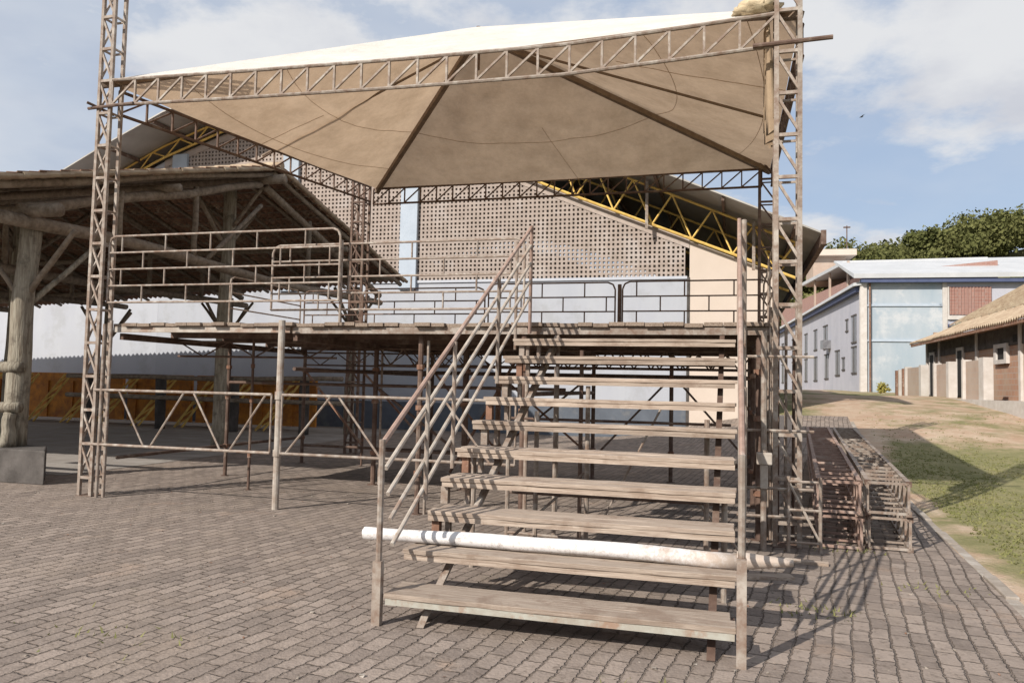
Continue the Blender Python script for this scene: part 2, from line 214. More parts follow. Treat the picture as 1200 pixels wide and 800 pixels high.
# ---------------------------------------------------------------- builders
class Thing:
    def __init__(s, name, label, cat, base, frame=STG, group=None, kind=None):
        o = bpy.data.objects.new(name, None); COL.objects.link(o); o.empty_display_size = .2
        o.location = frame.w(base); o.rotation_euler = (0, 0, -frame.yaw)
        o['label'] = label; o['category'] = cat
        if group: o['group'] = group
        s.o = o; s.base = Vector(base); s.frame = frame
def sub(o, t):                                 # an object used as parent of sub-parts
    s = Thing.__new__(Thing); s.o = o; s.base = t.base; s.frame = t.frame; s.sub = True; return s
class MB:
    def __init__(s): s.v = []; s.f = []
    def add(s, vs, fs):
        n = len(s.v); s.v += [tuple(p) for p in vs]; s.f += [tuple(i+n for i in f) for f in fs]; return s
    def box(s, a, b):
        (x0,y0,z0),(x1,y1,z1) = a, b
        return s.add([(x0,y0,z0),(x1,y0,z0),(x1,y1,z0),(x0,y1,z0),(x0,y0,z1),(x1,y0,z1),(x1,y1,z1),(x0,y1,z1)],
                     [(0,3,2,1),(4,5,6,7),(0,1,5,4),(1,2,6,5),(2,3,7,6),(3,0,4,7)])
    def board(s, a, b, rng, jz=.005, jv=.006, n=14):
        (x0,y0,z0),(x1,y1,z1) = a, b; vs = []
        zz = 0; w0 = rng.uniform(-.5,.5)*jz*2
        for i in range(n+1):
            x = x0+(x1-x0)*i/n; e = (rng.uniform(-.012,.012) if i in (0,n) else 0)
            dz = w0*math.sin(math.pi*i/n)+rng.uniform(-jz,jz)*.4; d0 = rng.uniform(-jv,jv); d1 = rng.uniform(-jv,jv)
            vs += [(x+e,y0+d0,z0+dz),(x-e,y1+d1,z0+dz),(x-e,y1+d1,z1+dz),(x+e,y0+d0,z1+dz)]
        fs = [(0,3,2,1),(4*n,4*n+1,4*n+2,4*n+3)]
        for i in range(n):
            for k in range(4): q = (k+1)%4; fs.append((4*i+k,4*i+q,4*i+4+q,4*i+4+k))
        return s.add(vs, fs)
    def tube(s, p, q, r, n=6, r2=None, rot=0):
        p = Vector(p); q = Vector(q); d = (q-p); 
        if d.length < 1e-6: return s
        d.normalize(); up = Vector((0,0,1)) if abs(d.z) < .9 else Vector((0,1,0))
        a = d.cross(up).normalized(); b = a.cross(d).normalized(); r2 = r if r2 is None else r2
        vs = []
        for P, rr in ((p, r), (q, r2)):
            for i in range(n):
                t = 2*math.pi*(i+rot)/n; vs.append(P+a*math.cos(t)*rr+b*math.sin(t)*rr)
        fs = [(i,(i+1)%n,n+(i+1)%n,n+i)[::-1] for i in range(n)]+[tuple(range(n)), tuple(range(2*n-1, n-1, -1))]
        return s.add(vs, fs)
    def bar(s, p, q, w): return s.tube(p, q, w*.7071, 4, rot=.5)
    def rough(s, p, q, r, r2=None, n=10, seg=8, amp=.10, seed=0, bend=0):
        p = Vector(p); q = Vector(q); d = (q-p).normalized(); up = Vector((0,0,1)) if abs(d.z) < .9 else Vector((0,1,0))
        a = d.cross(up).normalized(); b = a.cross(d).normalized(); r2 = r if r2 is None else r2; vs = []
        for k in range(seg+1):
            t = k/seg; c = p.lerp(q, t); rr = r+(r2-r)*t
            c = c + a*noise.noise(Vector((seed*3.1, t*2.5, 0)))*bend + b*noise.noise(Vector((seed*1.7, t*2.5, 9)))*bend
            for i in range(n):
                th = 2*math.pi*i/n; e = 1+amp*noise.noise(Vector((seed+math.cos(th)*1.2, math.sin(th)*1.2+t*(q-p).length*1.3, seed*.7)))*2
                vs.append(c+a*math.cos(th)*rr*e+b*math.sin(th)*rr*e)
        fs = [(k*n+i, (k+1)*n+i, (k+1)*n+(i+1)%n, k*n+(i+1)%n) for k in range(seg) for i in range(n)]
        fs += [tuple(range(n)), tuple(range((seg+1)*n-1, seg*n-1, -1))]
        return s.add(vs, fs)
    def path(s, pts, r, n=6):
        for a, b in zip(pts, pts[1:]): s.tube(a, b, r, n)
        return s
    def build(s, name, m, T, label=None, bevel=0, smooth=False):
        me = bpy.data.meshes.new(name)
        if isinstance(T, Thing): B = T.base
        else: B = Vector((0,0,0))
        me.from_pydata([tuple(Vector(p)-B) for p in s.v], [], s.f); me.materials.append(M[m] if isinstance(m, str) else m); me.validate(); me.update()
        import bmesh
        bm = bmesh.new(); bm.from_mesh(me); bmesh.ops.recalc_face_normals(bm, faces=bm.faces) if not getattr(s,'keep',False) else None; bm.to_mesh(me); bm.free()
        o = bpy.data.objects.new(name, me); COL.objects.link(o)
        if isinstance(T, Thing): o.parent = T.o
        elif isinstance(T, Frame): o.location = T.o; o.rotation_euler = (0,0,-T.yaw)
        if label: o['label'] = label
        if bevel:
            bv = o.modifiers.new('bevel', 'BEVEL'); bv.width = bevel; bv.segments = 2; bv.limit_method = 'ANGLE'
        if smooth:
            for p in me.polygons: p.use_smooth = True
        return o
def solo(mb, name, m, base, label, cat, frame=STG, group=None, smooth=False, kind=None):
    me_T = Thing.__new__(Thing); me_T.base = Vector(base); me_T.frame = frame
    me = bpy.data.meshes.new(name); me.from_pydata([tuple(Vector(p)-me_T.base) for p in mb.v], [], mb.f); me.materials.append(M[m]); me.validate(); me.update()
    import bmesh
    bm = bmesh.new(); bm.from_mesh(me); bmesh.ops.recalc_face_normals(bm, faces=bm.faces); bm.to_mesh(me); bm.free()
    o = bpy.data.objects.new(name, me); COL.objects.link(o); o.location = frame.w(base); o.rotation_euler = (0,0,-frame.yaw)
    if kind: o['kind'] = kind
    if label: o['label'] = label
    if cat: o['category'] = cat
    if group: o['group'] = group
    if smooth:
        for p in me.polygons: p.use_smooth = True
    return o
# ---------------------------------------------------------------- terrain
def kerbu(v): return 10.5+.066*v
def setting():
    us = [-400,-200,-100,-60,-40,-25]+[-20+i*2 for i in range(12)]+[4+i*.5 for i in range(48)]+[28+i*2 for i in range(16)]+[62,70,80,100,130,170,220,300,420]
    vs_ = [-60,-30,-15]+[-10+i*.75 for i in range(68)]+[42+i*2.5 for i in range(12)]+[75,90,110,140,180,250,350,500]
    v = []; f = []; dirt = []
    for b in vs_:
        for a in us:
            h = G(a, b)
            v.append((a, b, h-.03 if a < kerbu(b)-.05 and b < 18 and a > -60 else h))
            d = 0.0
            t = S((b-9)/4)*(1-S((b-26)/5)); d += .6*t*S((a-9)/2)           # the dirt track beyond the shade
            d += .7*math.exp(-((a-kerbu(b)-.15)/.3)**2)                        # strip along the kerb
            d += .5*S((b-34)/8)*(1-S((a-17)/5))
            if b < 10: d += .0
            dirt.append(min(1, d))
    n = len(us)
    for j in range(len(vs_)-1):
        for i in range(n-1): f.append((j*n+i, j*n+i+1, (j+1)*n+i+1, (j+1)*n+i))
    mb = MB(); mb.v = v; mb.f = f; mb.keep = True
    o = mb.build('ground', 'ground', STG, smooth=True); o['kind'] = 'structure'
    at = o.data.attributes.new('dirt', 'FLOAT', 'POINT')
    for i, d in enumerate(dirt): at.data[i].value = d
    # paving
    mb = MB(); mb.keep = True; nv = 56; nu = 60; pts = []
    for j in range(nv):
        b = -13+j*29.4/(nv-1)
        for i in range(nu):
            ke = kerbu(b); a = -30+(ke+30)*i/(nu-1); pts.append((a, b, G(a, b)+.004))
    mb.v = pts; mb.f = [(j*nu+i, j*nu+i+1, (j+1)*nu+i+1, (j+1)*nu+i) for j in range(nv-1) for i in range(nu-1)]
    o = mb.build('paving', 'paving', STG, smooth=True); o['kind'] = 'structure'
    # kerb stones
    mb = MB(); b = -8
    while b < 15:
        L_ = .8; j = random.uniform(-.012,.012); z0 = G(kerbu(b), b); z1 = G(kerbu(b+L_), b+L_); hh = .012+random.uniform(-.010,.014)
        a0 = kerbu(b)+j; a1 = kerbu(b+L_)+j; w = .1
        mb.add([(a0,b,z0-.1),(a0+w,b,z0-.1),(a1+w,b+L_-.015,z1-.1),(a1,b+L_-.015,z1-.1),(a0,b,z0+hh),(a0+w,b,z0+hh),(a1+w,b+L_-.015,z1+hh),(a1,b+L_-.015,z1+hh)],
               [(0,3,2,1),(4,5,6,7),(0,1,5,4),(1,2,6,5),(2,3,7,6),(3,0,4,7)]); b += L_
    o = mb.build('kerb', 'kerb', STG, bevel=.008); o['kind'] = 'structure'
    mb = MB(); mb.keep = True; mb.add([(-24,1.5,.01),(-2.0,1.5,.01),(-2.0,15.5,.01),(-24,15.5,.01)], [(0,1,2,3)])
    o = mb.build('shed_floor', 'cement', STG); o['kind'] = 'structure'
    # grass blades
    mb = MB(); mb.keep = True
    for k in range(30000):
        b = -4+22*random.random()**1.3; a = kerbu(b)+.38+9*random.random()
        if noise.noise(Vector((a*.5, b*.5, 3))) < -.35: continue
        if b > 8 and random.random() < min(.9,(b-8)*.2): continue
        z = G(a, b); s = random.uniform(.012,.035)
        for q in range(3):
            th = random.random()*6.28; dx, dy = math.cos(th)*.012, math.sin(th)*.012; lx, ly = random.uniform(-.03,.03), random.uniform(-.03,.03); ax = a+random.uniform(-.03,.03); by = b+random.uniform(-.03,.03)
            mb.add([(ax-dx,by-dy,z),(ax+dx,by+dy,z),(ax+lx,by+ly,z+s)], [(0,1,2)])
    o = mb.build('grass', 'blade', STG); o['kind'] = 'stuff'; o['label'] = 'short green and yellowish grass beyond the kerb'; o['category'] = 'grass'
    # weeds in the joints
    mb = MB(); mb.keep = True
    for (a, b, n_, sp) in [(8.9,-2.5,60,.16),(-1.2,-3.8,80,.2),(-2.9,-4.2,120,.35),(7.9,-4.5,40,.2),(9.4,.0,70,.2),(4.6,-4.6,30,.3),(9.9,-1.5,30,.2)]:
        for k in range(n_):
            x = a+random.gauss(0,sp); y = b+random.gauss(0,sp*.6)
            th = random.random()*6.28; s = random.uniform(.015,.05)
            mb.add([(x-math.cos(th)*.008,y-math.sin(th)*.008,.004),(x+math.cos(th)*.008,y+math.sin(th)*.008,.004),(x+random.uniform(-.03,.03),y+random.uniform(-.03,.03),s)], [(0,1,2)])
    o = mb.build('weeds', 'blade', STG); o['kind'] = 'stuff'; o['label'] = 'sparse dry weeds growing between the pavers'; o['category'] = 'weeds'
    # pale rubble crumbs
    mb = MB()
    for k in range(420):
        x = random.uniform(-3,10); y = random.uniform(-5.5,1.5); s = random.uniform(.004,.011)*(1.7 if random.random()<.06 else 1)
        c = Vector((x,y,.004+s*.4)); pts = [c+Vector((random.uniform(.2,1.4)*s*a, random.uniform(.2,1.4)*s*b_, random.uniform(.2,.5)*s*z)) for a in (-1,1) for b_ in (-1,1) for z in (-1,1)]
        mb.add(pts, [(0,1,3,2),(4,6,7,5),(0,4,5,1),(2,3,7,6),(0,2,6,4),(1,5,7,3)])
    o = mb.build('gravel', 'kerb', STG); o['kind'] = 'stuff'; o['label'] = 'pale stone crumbs scattered over the pavers'; o['category'] = 'gravel'
def litter():
    mb = MB(); mb.keep = True
    for k in range(350):
        x = random.uniform(-4,10.3); y = random.uniform(-5.6,3) if random.random() < .6 else random.gauss(-.5,1.0); s_ = random.uniform(.008,.022); th = random.random()*6.28
        c, q = math.cos(th)*s_, math.sin(th)*s_; z = .006
        mb.add([(x-c,y-q,z),(x+q*.4,y-c*.4,z+random.uniform(0,.008)),(x+c,y+q,z+random.uniform(0,.01)),(x-q*.4,y+c*.4,z+.002)],[(0,1,2,3)])
    o = mb.build('leaf_litter','rust',STG); o['kind'] = 'stuff'; o['label'] = 'dry brown leaf bits scattered over the pavers'; o['category'] = 'leaves'
setting(); litter()
# ---------------------------------------------------------------- lattice towers
def tower(u, v, z0, top, label, m='steel', s=.28, ph=0, lg=.05):
    T = Thing('lattice_tower', label, 'tower', (u,v,z0), group='lattice towers at the canopy corners')
    h = s/2
    for a, b in ((-h,-h),(h,-h),(h,h),(-h,h)):
        MB().bar((u+a,v+b,z0),(u+a,v+b,top),lg).build('leg', m, T)
    mb = MB(); z = z0+.25+ph; c = [(-h,-h),(h,-h),(h,h),(-h,h)]
    while z < top-.1:
        for i in range(4):
            p, q = c[i], c[(i+1)%4]
            mb.bar((u+p[0],v+p[1],z),(u+q[0],v+q[1],z),.036 if i == 0 else .024)
            if z+.45 < top:
                if i == 0: mb.bar((u+p[0],v+p[1],z+.43),(u+q[0],v+q[1],z+.02),.028)
                if i == 3: mb.bar((u+q[0],v+q[1],z+.02),(u+p[0],v+p[1],z+.43),.022)
        z += .45
    mb.build('lacing', m, T)
    mb = MB(); mb.box((u-h-.03,v-h-.03,z0),(u+h+.03,v+h+.03,z0+.012)); mb.build('base_plate', 'steeldark', T)
    return T
tower(0,0,0,7.6,'tall weathered lattice tower at the near left canopy corner, beside the shed',s=.19,lg=.042)
tower(8.86,0,G(8.94,0),7.6,'tall rusty lattice tower at the near right canopy corner, beside the stacked trusses', s=.235,lg=.048)
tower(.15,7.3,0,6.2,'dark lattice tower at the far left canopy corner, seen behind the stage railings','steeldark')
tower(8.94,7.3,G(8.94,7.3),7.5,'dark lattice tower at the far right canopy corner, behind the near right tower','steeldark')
# ---------------------------------------------------------------- canopy
def canopy():
    T = Thing('canopy', 'large pyramid tarpaulin canopy, white above and tan beneath, hung on lattice trusses over the stage', 'canopy', (4.47,3.72,5.3))
    def truss(p, q, m, hgt=.35, bay=.38):
        P = [Vector(x) for x in p] if q is None else [Vector(p), Vector(q)]
        L_ = (P[-1]-P[0]).length; n = max(2, round(L_/bay)); up = Vector((0,0,hgt))
        def at(t):
            x = P[0].x+(P[-1].x-P[0].x)*t
            if len(P) == 2: return P[0].lerp(P[1], t)
            for a, b in zip(P, P[1:]):
                if x <= b.x+1e-6: return a.lerp(b, (x-a.x)/(b.x-a.x))
            return P[-1]
        ch = MB(); w = MB()
        for a, b in zip(P, P[1:]): ch.tube(a, b, .024, 8).tube(a+up, b+up, .024, 8)
        ch = ch.build('truss', m, T)
        for i in range(n+1):
            a = at(i/n); w.bar(a, a+up, .026)
            if i < n: w.bar(a+up*.03, at((i+1)/n)+up*.97, .024)
        w = w.build('web', m, T); w.parent = ch
    truss([(.12,-.10,5.30),(2.2,-.10,5.24),(4.4,-.10,5.19),(6.4,-.10,5.17),(7.8,-.10,5.23),(8.74,-.10,5.28)],None,'steel')
    truss((.45,7.3,5.62),(8.84,7.3,5.62),'steeldark')
    truss((.02,.14,5.26),(.42,7.2,5.66),'steeldark',.33,.5)
    truss((9.02,.14,5.24),(9.02,7.2,5.60),'steeldark')
    mb = MB(); mb.tube((8.5,-.14,5.28),(9.30,-.14,5.30),.026,8); mb.build('crossbar','steeldark',T)
    mb = MB(); mb.tube((-.24,-.13,5.27),(.5,-.13,5.29),.022,8); mb.tube((-.2,-.2,5.33),(-.02,.1,5.24),.02,8); mb.build('crossbar','steeldark',T)
    ap = Vector((4.08,3.72,7.72)); cs = [Vector((-.08,-.08,5.67)),Vector((9.0,-.08,5.68)),Vector((9.0,7.32,5.98)),Vector((.52,7.32,5.98))]
    n = 40; mb = MB(); mb.keep = True
    def surf(i, s, t):                          # panel i, s along edge, t to apex
        a, b = cs[i], cs[(i+1)%4]; e = a.lerp(b, s)
        if i == 0: e.z -= .13*math.sin(math.pi*s)**.8
        p = e.lerp(ap, t)
        sag = ((.10 if i else -.04)*math.sin(math.pi*s)*(1-t)*(t+.15 if i else t)*2.2 + .05*math.sin(math.pi*t)) * (1-t*.3)
        w = .035*noise.noise(Vector((p.x*.9,p.y*.9,i*3.)))+.02*noise.noise(Vector((p.x*2.7,p.y*2.7,i*5.)))
        edge = min(s,1-s)*2
        return p-Vector((0,0,sag*min(1,edge*2.2)-w*min(1,edge*3)*min(1,t*4)))
    for i in range(4):
        base = len(mb.v)
        for j in range(n+1):
            for k in range(n+1): mb.v.append(tuple(surf(i, k/n, j/n)))
        for j in range(n):
            for k in range(n):
                q = base+j*(n+1)+k; mb.f.append((q,q+1,q+n+2,q+n+1))
    sh = mb.build('tarpaulin','tarp',T,smooth=True)
    ST = sub(sh, T)
    def seam(pts): 
        o = MB().path([p-Vector((0,0,.012)) for p in pts], .005, 4).build('seam','seam',T); o.parent = sh; return o
    for i in (1,2,3): seam([surf(i,k/24,.42+.05*math.sin(k*1.3+i)*0-.10*math.sin(math.pi*k/24)) for k in range(25)])
    seam([surf(2,.45,t/12*.42) for t in range(13)])
    seam([surf(3,.55,t/12*.3) for t in range(13)]); seam([surf(1,.35,t/12*.5) for t in range(13)])
    seam([surf(1,k/24,.12-.07*math.sin(math.pi*k/24)) for k in range(25)]); seam([surf(3,k/24,.16-.1*math.sin(math.pi*k/24)) for k in range(25)])
    for i in range(4):                          # hips
        c = cs[i]; d = Vector((0,0,-.09)); MB().bar(c+d*.8, ap+d*1.5, .09 if i in (2,3) else .07).build('hip_pole','rib',T)
    MB().tube(Vector((-.05,3.7,5.72)), ap-Vector((0,0,.22)), .022, 8).build('rafter','rib',T)
    MB().tube(Vector((8.97,3.7,5.72)), ap-Vector((0,0,.22)), .022, 8).build('rafter','rib',T)
    MB().tube(ap-Vector((0,0,.75)), ap+Vector((0,0,.0)), .04, 8).build('king_post','steeldark',T)
    # hem valance and gathered curtain hanging from right truss
    mb = MB(); mb.keep = True; N_ = 60; rows = 6
    for j in range(rows+1):
        for k in range(N_+1):
            v = -.02+k/N_*.75; t = j/rows
            mb.v.append((8.66+.05*math.sin(k*1.1)*(.3+t)-.02*k/N_+.05*t, v*.5+.06, 5.66-t*(1.1+.25*math.sin(k*.23))))
    mb.f = [(j*(N_+1)+k,(j+1)*(N_+1)+k,(j+1)*(N_+1)+k+1,j*(N_+1)+k+1) for j in range(rows) for k in range(N_)]
    mb.build('gathered_flap','flap',T,smooth=True)
    mb = MB(); pts = []; nn = 10
    for j in range(nn+1):
        for k in range(nn*2):
            th = math.pi*j/nn; ph = math.pi*k/nn; e = 1+.55*noise.noise(Vector((math.sin(th)*math.cos(ph)*2.2, math.sin(th)*math.sin(ph)*2.2, math.cos(th)*2.2)))
            pts.append((8.55+.24*e*math.sin(th)*math.cos(ph), .0+.15*e*math.sin(th)*math.sin(ph), 5.76+.085*e*math.cos(th)))
    mb.v = pts; mb.f = [(j*2*nn+k,(j+1)*2*nn+k,(j+1)*2*nn+(k+1)%(2*nn),j*2*nn+(k+1)%(2*nn)) for j in range(nn) for k in range(2*nn)]
    mb.build('bunched_cloth','cloth',T,smooth=True)
canopy()
# ---------------------------------------------------------------- stage
HD = 2.33
def stage():
    T = Thing('stage', 'raised plank stage on a steel scaffold frame under the canopy', 'stage', (4.4,2.6,0))
    mb = MB(); u = .12; 
    while u < 8.75:
        w = random.uniform(.17,.23); a = .10+random.uniform(-.05,.03); dz = random.uniform(-.008,.01)
        mb.box((u,a,HD-.045+dz),(min(u+w-.008,8.78),5.12+random.uniform(-.05,.05),HD+dz)); u += w
    mb.build('deck','boards_v',T,bevel=.004)
    mb = MB(); mb.box((.12,.13,HD-.12),(2.86,.18,HD-.05)); mb.build('edge_beam','steellight',T)
    mb = MB(); mb.box((2.9,.13,HD-.13),(8.74,.18,HD-.05)); mb.build('edge_beam','steel',T)
    for v in (1.3,2.55,3.8,5.02):
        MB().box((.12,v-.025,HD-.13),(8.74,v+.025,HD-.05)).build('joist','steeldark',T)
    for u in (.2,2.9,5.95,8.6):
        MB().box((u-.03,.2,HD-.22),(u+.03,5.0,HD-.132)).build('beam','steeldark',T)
    def warren(p, q, h, bay, m):
        p = Vector(p); q = Vector(q); n = max(2,round((q-p).length/bay)); mb = MB(); up = Vector((0,0,h))
        mb.tube(p,q,.018,6); mb.tube(p+up,q+up,.018,6)
        for i in range(n):
            a = p.lerp(q,i/n); b = p.lerp(q,(i+1)/n); m_ = a.lerp(b,.5)
            mb.tube(a+up,m_,.012,5).tube(m_,b+up,.012,5)
        mb.build('floor_truss',m,T)
    warren((.2,5.0,HD-.42),(5.9,5.0,HD-.42),.24,.75,'steeldark'); warren((2.95,2.6,HD-.46),(8.6,2.6,HD-.46),.26,.4,'steeldark')
    warren((.25,1.3,HD-.40),(2.9,1.3,HD-.40),.22,.8,'steeldark')
    warren((3,3.8,HD-.42),(8.6,3.8,HD-.42),.22,.4,'steeldark')
    for u, v, r, m in [(.22,5.0,.035,'steeldark'),(.22,2.6,.03,'steeldark'),(2.9,2.6,.04,'steeldark'),(2.9,5.0,.04,'steeldark'),(4.6,.3,.035,'steeldark'),(4.4,2.6,.05,'steeldark'),(4.2,5.0,.05,'rust'),(5.95,.2,.04,'steeldark'),(5.95,5.0,.035,'steeldark'),
                    (7.3,5.0,.035,'steeldark'),(8.6,.2,.045,'steeldark'),(8.6,2.6,.05,'steeldark'),(8.6,5.0,.05,'steeldark'),(1.5,5.0,.02,'steeldark'),(1.55,1.3,.02,'steeldark')]:
        MB().tube((u,v,G(u,v)),(u,v,HD-.13),r,8).tube((u,v,G(u,v)),(u,v,G(u,v)+.012),r*2.2,8).build('leg',m,T)
        for zc in (.5,1.3,1.8): MB().tube((u,v,zc-.03),(u,v,zc+.03),r*1.5,8).build('coupler','rust',T)
    for (a, b, r) in [((.2,5.0,1.80),(8.6,5.0,1.80),.035),((.2,5.0,.35),(8.6,5.0,.35),.025),((.2,2.6,1.55),(5.95,2.6,1.55),.025),((.22,.2,.5),(.22,5,.5),.025),((8.6,.2,1.3),(8.6,5,1.3),.03),((8.6,.2,.35),(8.6,5,.35),.03),((5.95,.25,1.5),(5.95,5,1.5),.03),((2.9,2.6,.55),(8.6,2.6,.55),.025),((2.9,.2,1.75),(2.9,5.,1.75),.025)]:
        MB().tube(a,b,r,8).build('ledger','steeldark',T)
    for (a, b) in [((.25,5.0,1.78),(1.5,5.0,.4)),((2.9,5.0,.4),(1.5,5.0,1.78)),((2.95,5.0,1.8),(4.2,5.0,.4)),((4.2,5,1.8),(5.9,5,.4)),((5.9,5,1.8),(4.2,5,.4)),((2.95,2.6,1.5),(4.4,2.6,.5)),((6,5.0,.4),(7.3,5.0,1.8)),((8.6,5,.4),(8.6,2.6,1.3)),((8.6,2.6,.4),(8.6,.2,1.3)),((7.4,5.,1.75),(8.5,5.,.5)),((3.7,3.9,.1),(4.9,3.6,2.0))]:
        MB().bar(a,b,.035).build('brace','rust' if a[1]>3.8 and a[0]<4.3 else 'steeldark',T)
    for u, v in ((4.6,.3),(2.9,2.6),(8.6,.2),(8.6,2.6)):   # short doubled standards with lit clamps
        MB().tube((u+.09,v+.02,G(u,v)),(u+.09,v+.02,HD-.2),.02,6).build('standard','steel',T)
    o = MB().tube((2.87,-.07,0),(2.87,-.07,HD+.02),.042,12).tube((2.87,-.07,1.36),(2.87,-.07,1.46),.056,12).tube((2.87,-.07,.66),(2.87,-.07,.74),.055,12).build('front_leg','steellight',T,smooth=False)
    MB().tube((8.62,-.35,0),(8.62,-.35,2.2),.03,8).build('standard','steel',T)
    MB().box((8.55,-.42,.86),(8.70,-.28,.98)).box((8.585,-.41,.62),(8.66,-.30,.86)).build('clamp','steellight',T,bevel=.01)
    for z in (.34,.62,1.2,1.95): MB().tube((8.36,-.33,z),(9.1,-.30,z),.016,6).build('tie_tube','steel',T)
    MB().tube((8.42,-.2,2.15),(8.40,-.1,1.0),.02,6).build('brace','steel',T)
    for k in range(4): MB().tube((8.7+.08*k,.1+.05*k,0.02),(8.7+.08*k,.12,2.5-.1*k),.016,6).build('standard',('steel','steeldark')[k%2],T)
    # step ladder frame leaning beside the near right tower
    for (a,b) in [((8.72,-.05,.12),(9.12,-.05,.12)),((8.72,-.05,.62),(9.12,-.05,.62))]: MB().tube(a,b,.016,6).build('tie_tube','steel',T)
    return T
stage()
# ---------------------------------------------------------------- guard rails
def barrier(u0, u1, v, z0, z1, label, m='steel', nb=5, group='tube guard rails around the stage', du=(), feet=True, rnd=.1, seed=0, w=.013):
    T = Thing('guard_rail', label, 'railing', ((u0+u1)/2, v, z0), group=group)
    zz = [z1-(z1-z0)*i/(nb-1) for i in range(nb)]
    fr = []; r = rnd
    for (cu, sg) in ((u0, 1), (u1, -1)):
        pts = [(cu, v, z0-(.0 if feet else 0)), (cu, v, z1-r), (cu+sg*r*.3, v, z1-r*.3), (cu+sg*r, v, z1)]
        fr.append(pts)
    mb = MB(); mb.path(fr[0], w*1.15, 8); mb.path(fr[1], w*1.15, 8); mb.tube((u0+r,v,z1),(u1-r,v,z1), w*1.1, 8)
    if nb >= 5: mb.tube((u0,v,z0),(u1,v,z0), w*1.1, 8)
    mb.build('frame', m, T)
    for z in (zz[1:-1] if nb >= 5 else zz[1:]): MB().tube((u0,v,z),(u1,v,z), w, 8).build('bar', m, T)
    mb = MB(); n = max(2, round((u1-u0)/.75))
    for i in range(nb-1):
        for k in range(n+1):
            x = u0+(u1-u0)*(k+(.3 if i%2 == 0 else .8))/n
            if u0+.1 < x < u1-.05: MB().tube((x,v,zz[i]),(x,v,zz[i+1]), w*.95, 6).build('spacer', m, T)
    return T
barrier(.14,3.62,-.03,2.60,3.50,'long five-bar guard rail on the near left stage edge, fixed to the near left tower')
barrier(2.58,5.95,.12,2.50,3.33,'five-bar guard rail overlapping the left one and ending at the top of the stairs')
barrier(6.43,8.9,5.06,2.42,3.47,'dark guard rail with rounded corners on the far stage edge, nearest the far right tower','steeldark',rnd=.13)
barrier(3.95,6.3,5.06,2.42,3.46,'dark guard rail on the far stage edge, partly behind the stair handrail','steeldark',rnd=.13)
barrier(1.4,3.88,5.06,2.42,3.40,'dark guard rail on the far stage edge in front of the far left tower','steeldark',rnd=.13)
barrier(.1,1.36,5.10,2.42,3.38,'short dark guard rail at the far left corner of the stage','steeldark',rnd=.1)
def sidebarrier(u, v0, v1, label):
    T = Thing('guard_rail', label, 'railing', (u,(v0+v1)/2,2.4), group='tube guard rails around the stage')
    mb = MB(); mb.path([(u,v0,2.36),(u,v0,3.2),(u,v0+.03,3.3),(u,v0+.12,3.34),(u,v1-.12,3.36),(u,v1,3.25),(u,v1,2.36)],.015,8).build('frame','steel',T)
    for z in (2.55,2.8,3.07): MB().tube((u,v0,z),(u,v1,z),.013,8).build('bar','steel',T)
sidebarrier(.10,2.7,4.95,'guard rail along the left side of the stage, seen end-on behind the front rail')
sidebarrier(8.78,.3,2.6,'guard rail along the near right side of the stage by the near right tower')
sidebarrier(8.80,2.7,4.95,'guard rail along the far right side of the stage toward the far right tower')
MB_post = MB().tube((6.37,5.12,2.33),(6.37,5.12,3.43),.035,8)
solo(MB_post,'rail_post','steeldark',(6.37,5.12,2.33),'thick dark post joining two guard rails on the far stage edge','post')
for u, lb in ((3.62,'short upright at the right end of the long left guard rail'),):
    solo(MB().tube((u,.02,2.33),(u,.02,3.36),.018,8),'rail_post','steel',(u,.02,2.33),lb,'post')
def lowrail(u0, u1, x, label, left_post, up0):
    T = Thing('truss_barrier', label, 'barrier', ((u0+u1)/2,-.13,.7), group='zigzag barriers across the stage front')
    zt, zb = 1.42, .70; v = -.13
    for z in (zt, zb): MB().tube((u0,v,z),(u1,v,z),.018,8).build('rail','steel',T)
    for k, (a, b) in enumerate(x):
        up = (k%2 == 0) == up0
        MB().tube((a,v,zb if up else zt),(b,v,zt if up else zb),.014,6).build('diagonal','steel',T)
    MB().tube((u1,v,zb),(u1,v,zt),.014,6).build('upright','steel',T)
    if left_post: MB().tube((u0,v,zb),(u0,v,zt),.014,6).build('upright','steel',T)
    else: MB().tube((.22,-.13,0),(.22,-.13,2.3),.022,8).build('upright','steel',T)
lowrail(.10,2.80,[(.50,.93),(1.03,1.52),(1.66,2.09),(2.22,2.72)],'weathered zigzag barrier between the near left tower and the pale front leg',False,False)
lowrail(2.95,5.95,[(3.02,3.62),(3.72,4.30),(4.44,4.98),(5.08,5.66)],'weathered zigzag barrier between the pale front leg and the stair handrail',True,True)
solo(MB().tube((.30,-.10,0),(.30,-.10,2.35),.022,8),'scaffold_tube','steel',(.3,-.1,0),'upright scaffold tube just right of the near left tower','tube')
